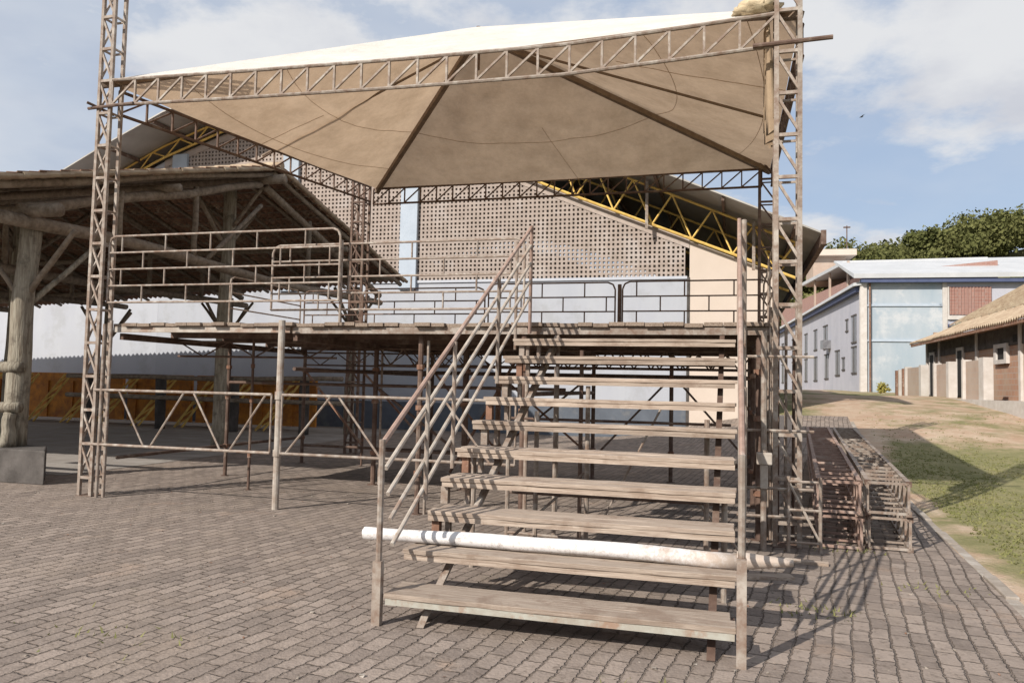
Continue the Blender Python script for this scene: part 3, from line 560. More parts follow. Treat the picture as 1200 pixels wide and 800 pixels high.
# ---------------------------------------------------------------- stairs
def stairs():
    T = Thing('stage_stairs', 'wide plank stairs climbing to the stage with tube handrails', 'stairs', (7.2,-2,0))
    uL, uR = 6.09, 8.345
    for i in range(10):
        h = .21+i*.212; v = -3.88+i*.388; rng = random.Random(i)
        d = .37 if i < 3 else .34; wj = rng.uniform(-.02,.02); ul = uL+wj-.012*i; dh = rng.uniform(-.006,.006)
        o = MB().board((ul,v,h-.032+dh),(uR+rng.uniform(-.015,.012),v+d*.47,h+dh),rng).board((ul+rng.uniform(-.05,.03),v+d*.50,h-.032),(uR-.01+rng.uniform(-.03,.02),v+d,h+rng.uniform(-.008,.004)),rng).build('tread','boards_u',T,bevel=.004)
        m = 'board_edge' if i == 0 else 'boards_u'
        e = MB().box((ul+.01,v+.008,h-.075+dh),(uR-.01,v+.045,h-.034+dh)).build('nosing',m,T); e.parent = o
        e = MB().box((ul+.01,v+d-.04,h-.075),(uR-.01,v+d-.01,h-.034)).build('rear_angle','steeldark',T); e.parent = o
        e = MB()
        for x in (ul+.02,(ul+uR)/2,uR-.06): e.box((x,v+.046,h-.07),(x+.04,v+d-.041,h-.034))
        e = e.build('bracket','rust',T); e.parent = o
    for u in (6.36,8.20):
        MB().add([(u-.025,-3.72,.10),(u+.025,-3.72,.10),(u+.025,.12,2.19),(u-.025,.12,2.19),(u-.025,-3.86,.01),(u+.025,-3.86,.01),(u+.025,.12,2.08),(u-.025,.12,2.08)],
                 [(0,1,2,3),(4,7,6,5),(0,4,5,1),(3,2,6,7),(0,3,7,4),(1,5,6,2)]).build('stringer','steel' if u<7 else 'steeldark',T)
    for (u, v, m) in [(6.12,-2.1,'steel'),(6.12,-1.0,'steel'),(6.55,-1.55,'steel'),(6.55,-.75,'steel'),(6.75,-.4,'steeldark'),(6.95,-1.1,'steel'),(6.12,-.3,'steel'),(8.1,-1.6,'steel'),(8.26,-2.5,'steel'),(6.42,-.1,'steel')]:
        h = .21+(v+3.88)/.388*.212
        MB().tube((u,v,0),(u,v,h-.12),.023,8).build('leg',m,T)
    for i in range(2,10):                       # small blocks carrying the left tread ends
        h = .21+i*.212; v = -3.88+i*.388
        MB().box((6.03+.04*(i%3),v+.05,h-.215),(6.09+.04*(i%3),v+.11,h-.078)).build('riser_block',('rust','steel')[i%2],T)
        MB().box((6.20+.02*(i%2),v+.10,h-.215),(6.24+.02*(i%2),v+.14,h-.078)).build('riser_block','steel',T)
    for (a,b,m) in [((6.12,-2.1,.12),(8.2,-2.1,.12),'steellight'),((6.12,-1.0,.30),(8.2,-1.0,.30),'steel'),((6.12,-.3,.9),(8.3,-.3,.9),'steeldark'),((6.3,-1.55,.6),(8.2,-1.55,.6),'steeldark'),((6.1,-1.0,.12),(8.9,-1.3,.12),'steel'),((6.0,-.6,1.25),(8.3,-.6,1.25),'steeldark')]:
        MB().tube(a,b,.016,6).build('tie_tube',m,T)
    for (a,b) in [((6.3,-2.1,.12),(6.9,-1.0,.75)),((7.9,-1.6,.75),(8.4,-1.2,.12)),((7.0,-.4,.2),(7.6,-.4,1.4))]: MB().tube(a,b,.013,6).build('brace','steel',T)
    for u, nm in ((6.06,'left handrail'),(8.372,'right handrail')):
        H = MB().tube((u,-3.87,0),(u,-3.87,1.22),.022,8).build('handrail','steel',T)
        def s_(mb, n, m='steel'): o = mb.build(n, m, T); o.parent = H
        if u > 7: s_(MB().box((u-.028,-3.93,0),(u+.028,-3.86,.62)),'post','steel')
        else: s_(MB().box((u-.03,-3.90,0),(u+.03,-3.85,.42)),'post','steel')
        top0 = Vector((u,-3.85,1.20)); top1 = Vector((u,-.02,3.42))
        for k in range(5):
            d = Vector((0,0,-.205*k)); a = top0+d; b = top1+d*(1 if k<4 else .98)
            if k > 0: a = top0.lerp(top1,.012*k)+d
            s_(MB().tube(a,b,.0165 if k else .02,8),'bar','steelred' if k==0 else 'steellight')
        for t, zlo in ((.19,-.9),(.34,-1.05),(.66,-1.05),):
            p = top0.lerp(top1,t); s_(MB().tube(p+Vector((.02,0,0)),p+Vector((.02,0,zlo)),.018,8),'post','steel')
        s_(MB().tube((u,.0,2.2),(u,.0,3.45),.021,8),'post','steelred')
        if u < 7: s_(MB().tube((u-.1,-.25,2.0),(u-.1,-.25,3.22),.018,8),'post','steel')
    MB().tube((8.42,-.35,.0),(8.42,-.35,3.36),.027,8).build('tall_post','steel',T)
stairs()
mb = MB(); mb.rough((5.66,-3.28,.472),(8.35,-3.27,.482),.044,.061,12,14,.10,3,.03); mb.rough((8.35,-3.27,.482),(8.70,-3.26,.49),.061,.022,12,5,.1,3,0)
solo(mb,'painted_log','paintlog',(7.2,-3.28,.43),'whitewashed log laid across the second stair tread, bare wood at its right end','log',smooth=True)
for (a,b,z,L_,w,th,lb) in [(8.55,-1.6,0,.55,.12,.3,'short plank scrap on the shaded pavers right of the stairs'),(9.0,-.85,0,.35,.08,-.1,'small wood offcut on the pavers near the right tower base'),(6.5,-2.95,0,.22,.1,.4,'small pale board scrap lying under the second stair tread')]:
    c, s = math.cos(th)*L_/2, math.sin(th)*L_/2; mb = MB(); nx, ny = -math.sin(th)*w/2, math.cos(th)*w/2
    mb.add([(a-c-nx,b-s-ny,.005),(a+c-nx,b+s-ny,.005),(a+c+nx,b+s+ny,.005),(a-c+nx,b-s+ny,.005),(a-c-nx,b-s-ny,.03),(a+c-nx,b+s-ny,.03),(a+c+nx,b+s+ny,.035),(a-c+nx,b-s+ny,.03)],[(0,3,2,1),(4,5,6,7),(0,1,5,4),(1,2,6,5),(2,3,7,6),(3,0,4,7)])
    solo(mb,'plank_scrap','boards_u',(a,b,.004),lb,'plank')
# ---------------------------------------------------------------- stacked truss sections
def boxtruss(p, ang, L_, w, h, tilt, label, m):
    F = Frame(STG.w((p[0],p[1],0)).x, STG.w((p[0],p[1],0)).y, STG.yaw+ang)
    T = Thing('truss_section', label, 'truss', (0,0,p[2]), F, 'truss sections stacked beside the stage')
    z = lambda y: p[2]+.03+tilt*y
    for a in (0,w):
        for b in (0,h): MB().bar((a,0,z(0)+b),(a,L_,z(L_)+b),.045).build('chord',m,T)
    n = round(L_/.36); mb = MB()
    for i in range(n+1):
        y = L_*i/n
        for A,B in (((0,0),(w,0)),((w,0),(w,h)),((w,h),(0,h)),((0,h),(0,0))): mb.bar((A[0],y,z(y)+A[1]),(B[0],y,z(y)+B[1]),.026)
        if i < n:
            y2 = L_*(i+1)/n
            mb.bar((0,y,z(y)),(0,y2,z(y2)+h),.018); mb.bar((w,y,z(y)+h),(w,y2,z(y2)),.018)
    mb.build('lacing',m,T)
    mb = MB()
    for a in (0,w):
        for b in (0,h): MB().box((a-.028,-.012,z(0)+b-.028),(a+.028,.004,z(0)+b+.028)).build('end_plate','steeldark',T)
boxtruss((9.19,.02,0),R(4.2),8.6,.39,.30,.02,'rusty truss section, lower one of the left stack beside the stage','steelred')
boxtruss((9.17,-.02,.36),R(4.2),8.6,.39,.30,.02,'rusty truss section, upper one of the left stack beside the stage','steelred')
boxtruss((9.67,.12,0),R(4.4),8.6,.38,.30,.02,'weathered truss section, lower one of the right stack next to the kerb','steel')
boxtruss((9.65,.08,.36),R(4.4),8.6,.38,.30,.02,'weathered truss section, upper one of the right stack next to the kerb','steel')
mb = MB().box((9.0,9.2,.62),(10.9,9.5,.74)); solo(mb,'concrete_beam','kerb',(10,9.35,.62),'pale beam lying across the far end of the stacked trusses','beam')
# small ladder frame at foot of right tower
T = Thing('ladder_frame','small rusty ladder frame standing in front of the near right tower','frame',(9.0,-.32,0))
MB().tube((8.86,-.32,0),(8.86,-.32,.75),.018,6).build('rail','steel',T); MB().tube((9.16,-.32,0),(9.16,-.32,.75),.018,6).build('rail','steel',T)
for z in (.1,.42,.7): MB().tube((8.86,-.32,z),(9.16,-.32,z),.014,6).build('rung','steel',T)
MB().tube((8.87,-.32,.68),(9.15,-.32,.12),.014,6).build('brace','steellight',T)
# ---------------------------------------------------------------- tiled shed
def shed():
    T = Thing('open_shed', 'open-sided shed with a clay tile roof carried on rough log posts', 'shed', (-8,7,0))
    u0, u1 = -22.0, -1.72; vr = 6.95; hr = 6.40; vn, vf = -1.0, 14.25
    def rh(u, v):
        if v <= vr: return 4.35+(v+.06)*.2924 + .0*(u)
        e = 4.74+(u+1.8)*.045; return hr+(e-hr)*(v-vr)/(vf-vr)
    # tiled skin
    pitch = .2; seg = 6; nu = int((u1-u0)/pitch*seg); rows = []
    for lo, hi, n in ((vn, vr, 21), (vr, vf, 19)):
        for i in range(n):
            a = lo+(hi-lo)*i/n; b = lo+(hi-lo)*(i+1)/n
            up = (lo == vn)
            if up: rows += [(a, .028), (b, .0)]
            else: rows += [(a, .0), (b, .028)]
    mb = MB(); mb.keep = False; th = .018; W_ = nu+1
    for layer in (0, 1):
        for (v, dz) in rows:
            for i in range(W_):
                u = u1-(u1-u0)*i/nu; c = math.cos(2*math.pi*i/seg); col = i//seg
                jit = .012*noise.noise(Vector((col*3.3, v*2.1, 0)))+.04*noise.noise(Vector((u*.25, v*.25, 5)))
                vv = v + (.03*noise.noise(Vector((col*5.1, round(v/.37)*2.3, 7))) if v in (vn, vf) else 0)
                mb.v.append((u, vv, rh(u,v)+.07+dz+.045*c+jit-layer*th))
    nr = len(rows)
    for l in (0,1):
        o_ = l*nr*W_
        for j in range(nr-1):
            for i in range(W_-1):
                q = o_+j*W_+i; mb.f.append((q,q+1,q+W_+1,q+W_))
    for i in range(W_-1):
        for j in (0, nr-1):
            q = j*W_+i; mb.f.append((q,q+1,q+1+nr*W_,q+nr*W_))
    for j in range(nr-1):
        q = j*W_; mb.f.append((q,q+W_,q+W_+nr*W_,q+nr*W_))
    mb.build('tile_roof','tile',T)
    # ridge caps and verge tiles
    mb = MB()
    for k in range(46): 
        a = u1+.02-k*.44; mb.tube((a,vr,hr+.13),(a-.47,vr,hr+.15),.09,8)
    mb.build('ridge_cap','tilebeige',T)
    mb = MB()
    for lo, hi in ((vn-.03, vr), (vf+.03, vr)):
        n = 19
        for k in range(n):
            a = lo+(hi-lo)*k/n; b = lo+(hi-lo)*(k+1.15)/n
            mb.tube((u1-.02+random.uniform(-.02,.02),a,rh(u1,a)+.085),(u1-.02+random.uniform(-.02,.02),b,rh(u1,b)+.07),.05,8,.045)
    mb.build('verge_tile','tilebeige',T)
    # rafters
    k = 0; u = -1.92
    while u > -21:
        r = .05 if k else .07
        MB().rough((u,vn+.1,rh(u,vn+.1)-.03),(u+random.uniform(-.05,.05),vr,hr-.04),r,r*.8,8,8,.1,k,.10).build('rafter','logh',T,smooth=True)
        MB().rough((u,vf-.1,rh(u,vf-.1)-.03),(u,vr,hr-.04),r,r*.8,8,8,.1,k+.5,.06).build('rafter','logh',T,smooth=True)
        u -= .95; k += 1
    mb = MB()
    for v in [vn+.2+i*.37 for i in range(42)]:
        if abs(v-vr) < .15 or v > vf: continue
        mb.box((u0+.2,v-.02,rh(-10,v)-.0+.02),(u1-.02,v+.02,rh(-10,v)+.045)) if v < vr else None
    mb.build('battens','logh',T)
    mb = MB()
    for i in range(19):
        v = vr+.2+i*.37
        if v > vf-.05: break
        mb.add([(u0+.2,v-.02,rh(u0+.2,v)+.02),(u1-.02,v-.02,rh(u1,v)+.02),(u1-.02,v+.02,rh(u1,v)+.02),(u0+.2,v+.02,rh(u0+.2,v)+.02),(u0+.2,v-.02,rh(u0+.2,v)+.045),(u1-.02,v-.02,rh(u1,v)+.045),(u1-.02,v+.02,rh(u1,v)+.045),(u0+.2,v+.02,rh(u0+.2,v)+.045)],[(0,3,2,1),(4,5,6,7),(0,1,5,4),(1,2,6,5),(2,3,7,6),(3,0,4,7)])
    mb.build('battens','logh',T)
    # long beams
    MB().rough((-1.6,vr,hr-.17),(-21,vr,hr-.17),.11,.10,10,24,.08,5,.08).build('ridge_beam','logh',T,smooth=True)
    MB().rough((-1.5,.75,4.10),(-21,.75,4.3),.10,.095,10,24,.1,6,.1).build('eave_beam','logh',T,smooth=True)
    MB().rough((-1.7,13.2,rh(-1.8,13.2)-.15),(-21,13.2,rh(-21,13.2)-.18),.10,.10,10,24,.1,7,.1).build('eave_beam','logh',T,smooth=True)
    MB().rough((-1.75,3.6,5.15),(-21,3.6,5.15),.08,.08,8,24,.1,8,.1).build('purlin','logh',T,smooth=True)
    MB().rough((-1.75,10.3,5.20),(-21,10.3,4.9),.08,.08,8,24,.1,9,.1).build('purlin','logh',T,smooth=True)
    # trusses: tie beams + struts
    for k, u in enumerate((-2.15,-7.0,-11.8,-16.5)):
        MB().rough((u,.2,3.93),(u-.1,13.6,4.02-.04*k),.105,.09,10,14,.1,20+k,.12).build('tie_beam','logh',T,smooth=True)
        MB().rough((u,.6,4.12),(u-.05,vr-.1,hr-.30),.095,.08,8,10,.1,40+k,.08).build('principal_rafter','logh',T,smooth=True)
        MB().rough((u,13.2,4.25),(u-.05,vr+.1,hr-.30),.09,.08,8,10,.1,60+k,.08).build('principal_rafter','logh',T,smooth=True)
        for v in (2.6,4.6,9.0,11.2): MB().rough((u,v,4.0),(u,v,rh(u,v)-.25),.06,.055,8,4,.1,v+k,.02).build('strut','logh',T,smooth=True)
        MB().rough((u,5.0,4.05),(u,vr-.1,5.6),.05,.05,8,4,.1,80+k,.02).build('strut','logh',T,smooth=True)
    # posts
    for j, (u, v, zb, zt, r) in enumerate([(-2.40,.95,.5,3.98,.16),(-3.2,7.05,0,6.25,.16),(-2.95,13.0,0,4.5,.15),(-9.45,7.05,0,6.25,.13),(-7.2,.95,0,4.1,.16),(-7.4,13.0,0,4.2,.14),(-12.1,13.0,0,4.0,.14),(-12.2,.95,0,4.1,.15)]):
        o = MB().rough((u,v,zb),(u+.06,v+.02,zt),r*1.06,r*.92,14,16,.06,100+j,.05).build('post','log',T,smooth=True)
        if v > 6: 
            for d in (-1,1): MB().rough((u,v+.1*d,zt-1.5 if v<10 else zt-1.2),(u,v+1.1*d,zt-.55 if v<10 else zt-.15),.05,.045,8,4,.1,j+d,.02).build('brace','logh',T,smooth=True)
        for d in (-1,1): MB().rough((u+.1*d,v,zt-1.15),(u+.95*d,v,zt-.15),.045,.04,8,4,.1,j+d*2,.02).build('brace','logh',T,smooth=True)
    MB().rough((-2.3,1.05,2.75),(-2.2,2.2,3.85),.05,.045,8,5,.1,77,.02).build('brace','log',T,smooth=True)
    MB().rough((-2.2,5.8,3.2),(-3.1,7.0,2.4),.05,.045,8,5,.1,78,.02)
    MB().add([(-3.9,.5,0),(-1.32,.5,0),(-2.02,1.2,0),(-3.9,1.2,0),(-3.9,.5,.5),(-1.32,.5,.5),(-2.02,1.2,.5),(-3.9,1.2,.5)],[(0,3,2,1),(4,5,6,7),(0,1,5,4),(1,2,6,5),(2,3,7,6),(3,0,4,7)]).build('plinth','concrete',T,bevel=.02)
    for z in (1.72,1.08): MB().rough((-2.20,.80,z),(-4.6,.95,z-.05),.085,.08,10,8,.12,z,.04).build('side_rail','log',T,smooth=True)
    MB().rough((-2.28,.72,1.0),(-2.28,.72,.5),.09,.1,10,6,.25,14,.04).build('side_stub','log',T,smooth=True)
shed()
# log fence in the shed
T = Thing('log_fence','grey log fence with two rails standing on the shed floor behind the near left tower','fence',(-6,12.0,0))
for k, u in enumerate((-11.7,-8.95,-6.3,-3.9)): MB().rough((u,12.0,.01),(u,12.0,1.66),.15,.15,10,6,.08,k,.02).build('post','concrete',T,smooth=True)
for z in (1.62,.95): MB().rough((-12.5,11.9,z),(-2.6,11.9,z+.03),.075,.07,8,16,.1,z,.06).build('rail','logh',T,smooth=True)
# yellow truss pieces leaning behind the fence
for k in range(9):
    u = -18.0+k*1.5+random.uniform(-.2,.2); lean = random.uniform(.55,1.0)
    T = Thing('yellow_truss', 'yellow lattice truss piece leaning upright behind the log fence', 'truss', (u,13.2,0), group='yellow truss pieces leaning behind the log fence')
    mb = MB(); w = .28
    for d in (0,w): mb.bar((u+d,12.7,.02),(u+d+lean,13.55,1.65),.06)
    mb.build('chord','yellow',T); mb = MB()
    for i in range(5):
        t = i/5; t2 = (i+1)/5; mb.bar((u+lean*t,12.7+.85*t,.02+1.63*t),(u+w+lean*t2,12.7+.85*t2,.02+1.63*t2),.035)
    mb.build('lacing','yellow',T)
mb = MB()
for (a,b) in ((-19,-12.1),(-11.9,-9.3),(-9.1,-4.6)):
    mb = MB(); mb.box((a,13.96,.12),(b,14.0,1.70)); mb.box((a,13.9,1.42),(b,13.955,1.70))
    for q in range(int((b-a)/1.1)+1): mb.box((a+q*1.1,13.9,.12),(min(b,a+q*1.1+.34),13.958,1.41))
    solo(mb,'orange_panel','orange',((a+b)/2,13.9,.1),{-19:'long orange panel behind the fence at the far left of the shed',-11.9:'short orange panel behind the fence just left of the near left tower',-9.1:'orange panel behind the fence seen through the zigzag barrier'}[a],'panel')
# ---------------------------------------------------------------- warehouse
def interp(P, x):
    for (a,ya),(b,yb) in zip(P,P[1:]):
        if a <= x <= b: return ya+(yb-ya)*(x-a)/(b-a)
    return P[0][1] if x < P[0][0] else P[-1][1]
def warehouse():
    T = Thing('warehouse','large warehouse with perforated block gable and yellow roof trusses behind the stage','building',(-4,16.5,0))
    roofP = [(-21,7.0),(-18.5,8.1),(-16.4,9.05),(-14,10.15),(-11.5,11.2),(-9.5,11.7),(-7,11.95),(-4,11.85),(-1,11.0),(1.5,10.1),(3.8,9.1),(7.83,7.35),(10.75,6.05)]
    lowP = [(-20,7.1),(-17,8.05),(-13.1,9.78),(-10.2,10.85),(-7,11.0),(-4,10.8),(0,9.15),(3.6,7.62),(9.4,5.15),(10.6,4.66)]
    wallP = [(-30,5.2),(-20,6.9),(-16,8.6),(-13.1,9.95),(-10.2,10.9),(-7,11.1),(-4,10.9),(0,9.2),(3.42,7.74),(9.46,5.27)]
    V = 16.5; HL = 5.14
    # lower wall
    def wall(a, b, top, m, name, v0=V, th=.2, zb=-.3):
        xs = [a]+[p[0] for p in wallP if a < p[0] < b]+[b]; f = [(x,v0,zb) for x in xs]; n = len(xs); tp = [(x,v0,top if top else interp(wallP,x)) for x in xs]
        f2 = [(x,v0+th,zb) for x in xs]; t2 = [(x,v0+th,top if top else interp(wallP,x)) for x in xs]
        mb = MB(); vs = f+tp+f2+t2; fs = []
        for i in range(n-1): fs += [(i,i+1,n+i+1,n+i),(2*n+i+1,2*n+i,3*n+i,3*n+i+1),(n+i,n+i+1,3*n+i+1,3*n+i),(i+1,i,2*n+i,2*n+i+1)]
        fs += [(0,n,3*n,2*n),(n-1,3*n-1,4*n-1,2*n-1)]
        mb.add(vs,fs); return mb.build(name,m,T)
    wall(-30,6.97,HL,'white','lower_wall'); wall(6.972,9.46,None,'cream','end_wall',V-.003)
    # perforated gable with real holes
    mb = MB(); cs_ = .148; hw = .036; th = .16; u = -13.0
    while u+cs_ <= 6.97:
        z = HL+.002; lim = min(interp(wallP,u),interp(wallP,u+cs_))
        row = 0
        while z+cs_*.85 <= lim:
            b0 = len(mb.v); row += 1
            sx = hw*random.uniform(.86,1.1); sz = (hw+.003)*random.uniform(.86,1.1); zc = z+cs_/2+random.uniform(-.004,.004)-(.012 if row%7 == 0 else 0); uc = u+cs_/2+random.uniform(-.004,.004)
            for (vv) in (V, V+th):
                mb.v += [(u,vv,z),(u+cs_,vv,z),(u+cs_,vv,z+cs_),(u,vv,z+cs_),(uc-sx,vv,zc-sz),(uc+sx,vv,zc-sz),(uc+sx,vv,zc+sz),(uc-sx,vv,zc+sz)]
            for i in range(4):
                j = (i+1)%4
                mb.f += [(b0+i,b0+j,b0+4+j,b0+4+i),(b0+8+j,b0+8+i,b0+12+i,b0+12+j),(b0+4+i,b0+4+j,b0+12+j,b0+12+i)]
            z += cs_
        u += cs_
    mb.keep = True
    mb.build('perforated_gable','lattice',T)
    wall(-30,-13.01,None,'white','end_wall',V-.003)
    # closing strip under the roof slope
    mb = MB(); xs = [-13+i*.43 for i in range(47)]
    for a in xs:
        b = min(a+.43,6.96); ha, hb = interp(wallP,a), interp(wallP,b); mb.add([(a,V-.02,ha-.24),(b,V-.02,hb-.24),(b,V-.02,hb+.03),(a,V-.02,ha+.03),(a,V+.18,ha-.24),(b,V+.18,hb-.24),(b,V+.18,hb+.03),(a,V+.18,ha+.03)],[(0,1,2,3),(4,7,6,5),(3,2,6,7),(1,0,4,5)])
    mb.build('gable_coping','lattice',T)
    for (a,b,top) in [(-2.95,-2.31,9.9),(-12.55,-11.9,10.2),(-7.7,-7.05,10.9),(2.0,2.4,8.1)]:
        if a == 2.0: continue
        MB().box((a,V-.14,HL-.3),(b,V-.001,top)).build('pillar','pillar',T,bevel=.01)
    MB().box((-30,V-.012,-.3),(6.89,V-.003,.95)).build('dado','dado',T)
    MB().box((6.90,V-.05,-.2),(6.97,V-.004,HL)).build('wall_joint','concrete',T)
    MB().box((-13,V-.05,HL-.06),(6.9,V-.002,HL+.03)).build('string_course','white',T)
    # other walls and roof
    MB().box((-20,V+.2,-.3),(-19.8,44,6.9)).build('side_wall','concrete',T); MB().box((9.26,V+.2,-.3),(9.46,44,5.0)).build('side_wall','concrete',T); wall(-30,9.46,None,'concrete','rear_wall',44)
    # corrugated roof
    mb = MB(); P = []
    L_ = 0; step = .12; x = roofP[0][0]
    while x <= roofP[-1][0]: P.append(x); x += step
    vs_ = [14.5,16,20,26,35,45]; k = len(P)
    for lay in (0,1):
        for v in vs_:
            for i, x in enumerate(P):
                mb.v.append((x, v, interp(roofP,x)+(.0)-lay*.05))
    n = len(vs_)
    for l in (0,1):
        for j in range(n-1):
            for i in range(k-1): q = l*n*k+j*k+i; mb.f.append((q,q+1,q+k+1,q+k))
    for i in range(k-1): mb.f.append((i,i+1,i+1+n*k,i+n*k))
    for j in range(n-1): q = j*k+k-1; mb.f.append((q,q+k,q+k+n*k,q+n*k))
    mb.build('roof','metalroof',T)
    # ribs (purlins) below, running away
    for i, x in enumerate([-20,-18,-16,-14,-12,-10,-8,-6,-4,-2,0,2,4,6,8,10]):
        z = interp(roofP,x)-.12; MB().box((x-.04,14.6,z-.06),(x+.04,44,z+.06)).build('purlin','steeldark',T)
    MB().box((10.66,14.48,5.72),(10.80,45,6.12)).build('gutter','steeldark',T)
    # yellow trusses
    for v, m in ((16.28,'yellow'),(19.5,'yellow'),(24,'yellow')):
        xs = [-19+i*.62 for i in range(48)]
        def lo(x): return interp(wallP,x)+.05 if x < 9.46 else 5.3-.41*(x-9.46)
        def hi(x): return max(lo(x)+.45, interp(roofP,x)-.22)
        tr = MB()
        for a,b in zip(xs,xs[1:]):
            tr.tube((a,v,lo(a)),(b,v,lo(b)),.045,6).tube((a,v,hi(a)),(b,v,hi(b)),.04,6)
        o = tr.build('roof_truss',m,T)
        w = MB()
        for i,(a,b) in enumerate(zip(xs,xs[1:])):
            if i%2 == 0: w.tube((a,v,lo(a)),(b,v,hi(b)),.03,5)
            else: w.tube((a,v,hi(a)),(b,v,lo(b)),.03,5)
        w = w.build('web',m,T); w.parent = o
    for (u_, v_) in ((5.65,16.1),(8.9,16.1)):
        MB().bar((u_,v_,interp(lowP,u_)-.1),(u_,v_,interp(roofP,u_)-.1),.09).build('hanger','steel',T)
    for u_ in (): MB().box((u_-.08,15.1,G(u_,15)),(u_+.08,15.26,4.9)).build('column','steel',T)
warehouse()
mb = MB().box((8.7,13.0,G(8.7,13)-.1),(9.9,13.25,G(9,13)+.45)); solo(mb,'low_wall','cream',(9.2,13,.3),'low pinkish wall behind the near right tower','wall')
# ---------------------------------------------------------------- blue and white building
def blue():
    F = BLU; T = Thing('blue_building','two storey building with a peeling blue front, white side wall and pale sheet roof','building',(0,0,1.2),F)
    MB().box((.02,0,1.0),(4.9,.25,8.75)).build('front_wall','bluewall',T)
    MB().box((4.9,-.05,1.0),(16,.2,8.85)).build('front_wall','whitewall',T)
    for z in (7.2,4.95): MB().box((.25,-.08,z-.06),(4.75,-.005,z+.06)).build('band','pillar',T)
    MB().box((-.12,-.12,1.0),(.28,.2,8.8)).build('pilaster','whitepost',T); MB().tube((.45,-.15,1.3),(.45,-.15,8.7),.06,8).build('downpipe','rust',T)
    MB().box((4.72,-.13,3.0),(4.98,.0,8.8)).build('pilaster','whitepost',T)
    MB().box((0,.25,1.0),(.22,46,8.3)).build('side_wall','whitewall',T)
    MB().box((15.8,.2,1.0),(16,46,8.3)).build('side_wall','whitewall',T); MB().box((0,46,1.0),(16,46.2,8.6)).build('rear_wall','whitewall',T)
    MB().box((-.14,-.5,8.62),(16.2,-.12,8.86)).build('fascia','trimblue',T)
    MB().box((-.35,.2,8.1),(-.05,46,8.42)).build('fascia','trimblue',T)
    MB().add([(-.6,-.6,8.88),(17,-.6,8.92),(17,8.6,11.5),(-.1,8.6,11.3),(-.6,-.6,9.16),(17,-.6,9.2),(17,8.6,11.65),(-.1,8.6,11.45)],[(0,3,2,1),(4,5,6,7),(0,1,5,4),(1,2,6,5),(2,3,7,6),(3,0,4,7)]).build('roof','whiteroof',T)
    MB().add([(-.55,-.2,8.42),(.3,-.2,8.55),(.3,46,8.55),(-.55,46,8.42),(-.55,-.2,8.62),(.3,-.2,8.8),(.3,46,8.8),(-.55,46,8.62)],[(0,3,2,1),(4,5,6,7),(0,1,5,4),(1,2,6,5),(2,3,7,6),(3,0,4,7)]).build('side_eave','whiteroof',T)
    # red lattice window
    W_ = MB().box((5.1,-.10,6.6),(7.5,-.052,8.35)).build('window','brickred',T)
    f = MB()
    for i in range(13): f.box((5.12+i*.19,-.16,6.62),(5.19+i*.19,-.101,8.33))
    f = f.build('louvre','brickred',T); f.parent = W_
    f = MB().box((5.05,-.2,6.3),(7.6,-.05,6.55)).box((4.99,-.17,6.3),(5.08,-.05,8.4)).build('frame','whitepost',T); f.parent = W_
    MB().box((5.0,-.25,5.85),(9,-.051,6.0)).build('sill_band','trimblue',T)
    # windows on the side wall: (v, z0, z1, width)
    for (v, z0, z1, w) in [(q[0],q[1],q[2],q[3]*1.35) for q in [(2.2,5.0,6.7,1.0),(2.2,1.95+1.0,4.6,1.0),(4.4,5.9,6.6,.5),(5.6,5.35-2.1,6.1-2.1,.6),(7.7,2.9,4.6,1.1),(12.4,5.1,6.8,1.3),(12.0,2.7,4.5,1.1),(17.0,5.2,6.8,1.1),(17.0,2.6,4.5,1.2),(22,5.1,6.8,1.1),(22,2.6,4.5,1.1),(30,5.1,6.8,1.2),(30,2.6,4.5,1.2),(38,5.1,6.8,1.2),(38,2.6,4.5,1.2)]]:
        o = MB().box((-.03,v-w/2,z0),(-.004,v+w/2,z1)).build('window','glass',T)
        s_ = MB().box((-.07,v-w/2-.08,z1),(-.003,v+w/2+.08,z1+.1)).box((-.07,v-w/2-.08,z0-.1),(-.003,v+w/2+.08,z0)).box((-.06,v-.03,z0+.001),(-.031,v+.03,z1-.001)).build('frame','concrete',T); s_.parent = o
    MB().box((-.6,10.3,4.95),(-.003,11.3,5.6)).build('air_conditioner','glass',T)
    # base dirt
blue()
def upper():
    F = BLU; T = Thing('brick_hall','red block hall with a pale roof edge rising behind the white side wall','building',(3,5,1.2),F)
    MB().add([(.7,3,1.2),(9,3,1.2),(9,45,1.2),(.7,45,1.2),(.7,3,9.6),(9,3,10.5),(9,45,12.6),(.7,45,11.6)],[(0,3,2,1),(4,5,6,7),(0,1,5,4),(1,2,6,5),(2,3,7,6),(3,0,4,7)]).build('wall','brickred',T)
    MB().add([(.3,7.5,11.0),(10,7.5,11.2),(10,27,12.8),(.3,27,11.9),(.3,7.5,11.25),(10,7.5,11.45),(10,27,13.05),(.3,27,12.2)],[(0,3,2,1),(4,5,6,7),(0,1,5,4),(1,2,6,5),(2,3,7,6),(3,0,4,7)]).build('roof','whiteroof',T)
    MB().box((.55,7,8.4),(.69,7.3,11.2)).box((.55,14,8.4),(.69,14.3,11.4)).box((.55,21,8.4),(.69,21.3,11.7)).build('column','stall',T)
    T = Thing('roof_hut','small pale hut with a thin aerial on the roof behind the brick hall','hut',(1.5,24,11.8),F)
    MB().box((.6,22,11.7),(3.4,26,14.0)).build('wall','stall',T); MB().box((.0,21.3,14.0),(4.2,26.6,14.55)).build('roof','cream',T)
    MB().tube((3.9,24,14.5),(3.9,24,17.2),.05,6).box((3.6,23.9,17.0),(4.2,24.1,17.1)).build('aerial','steeldark',T)
upper()
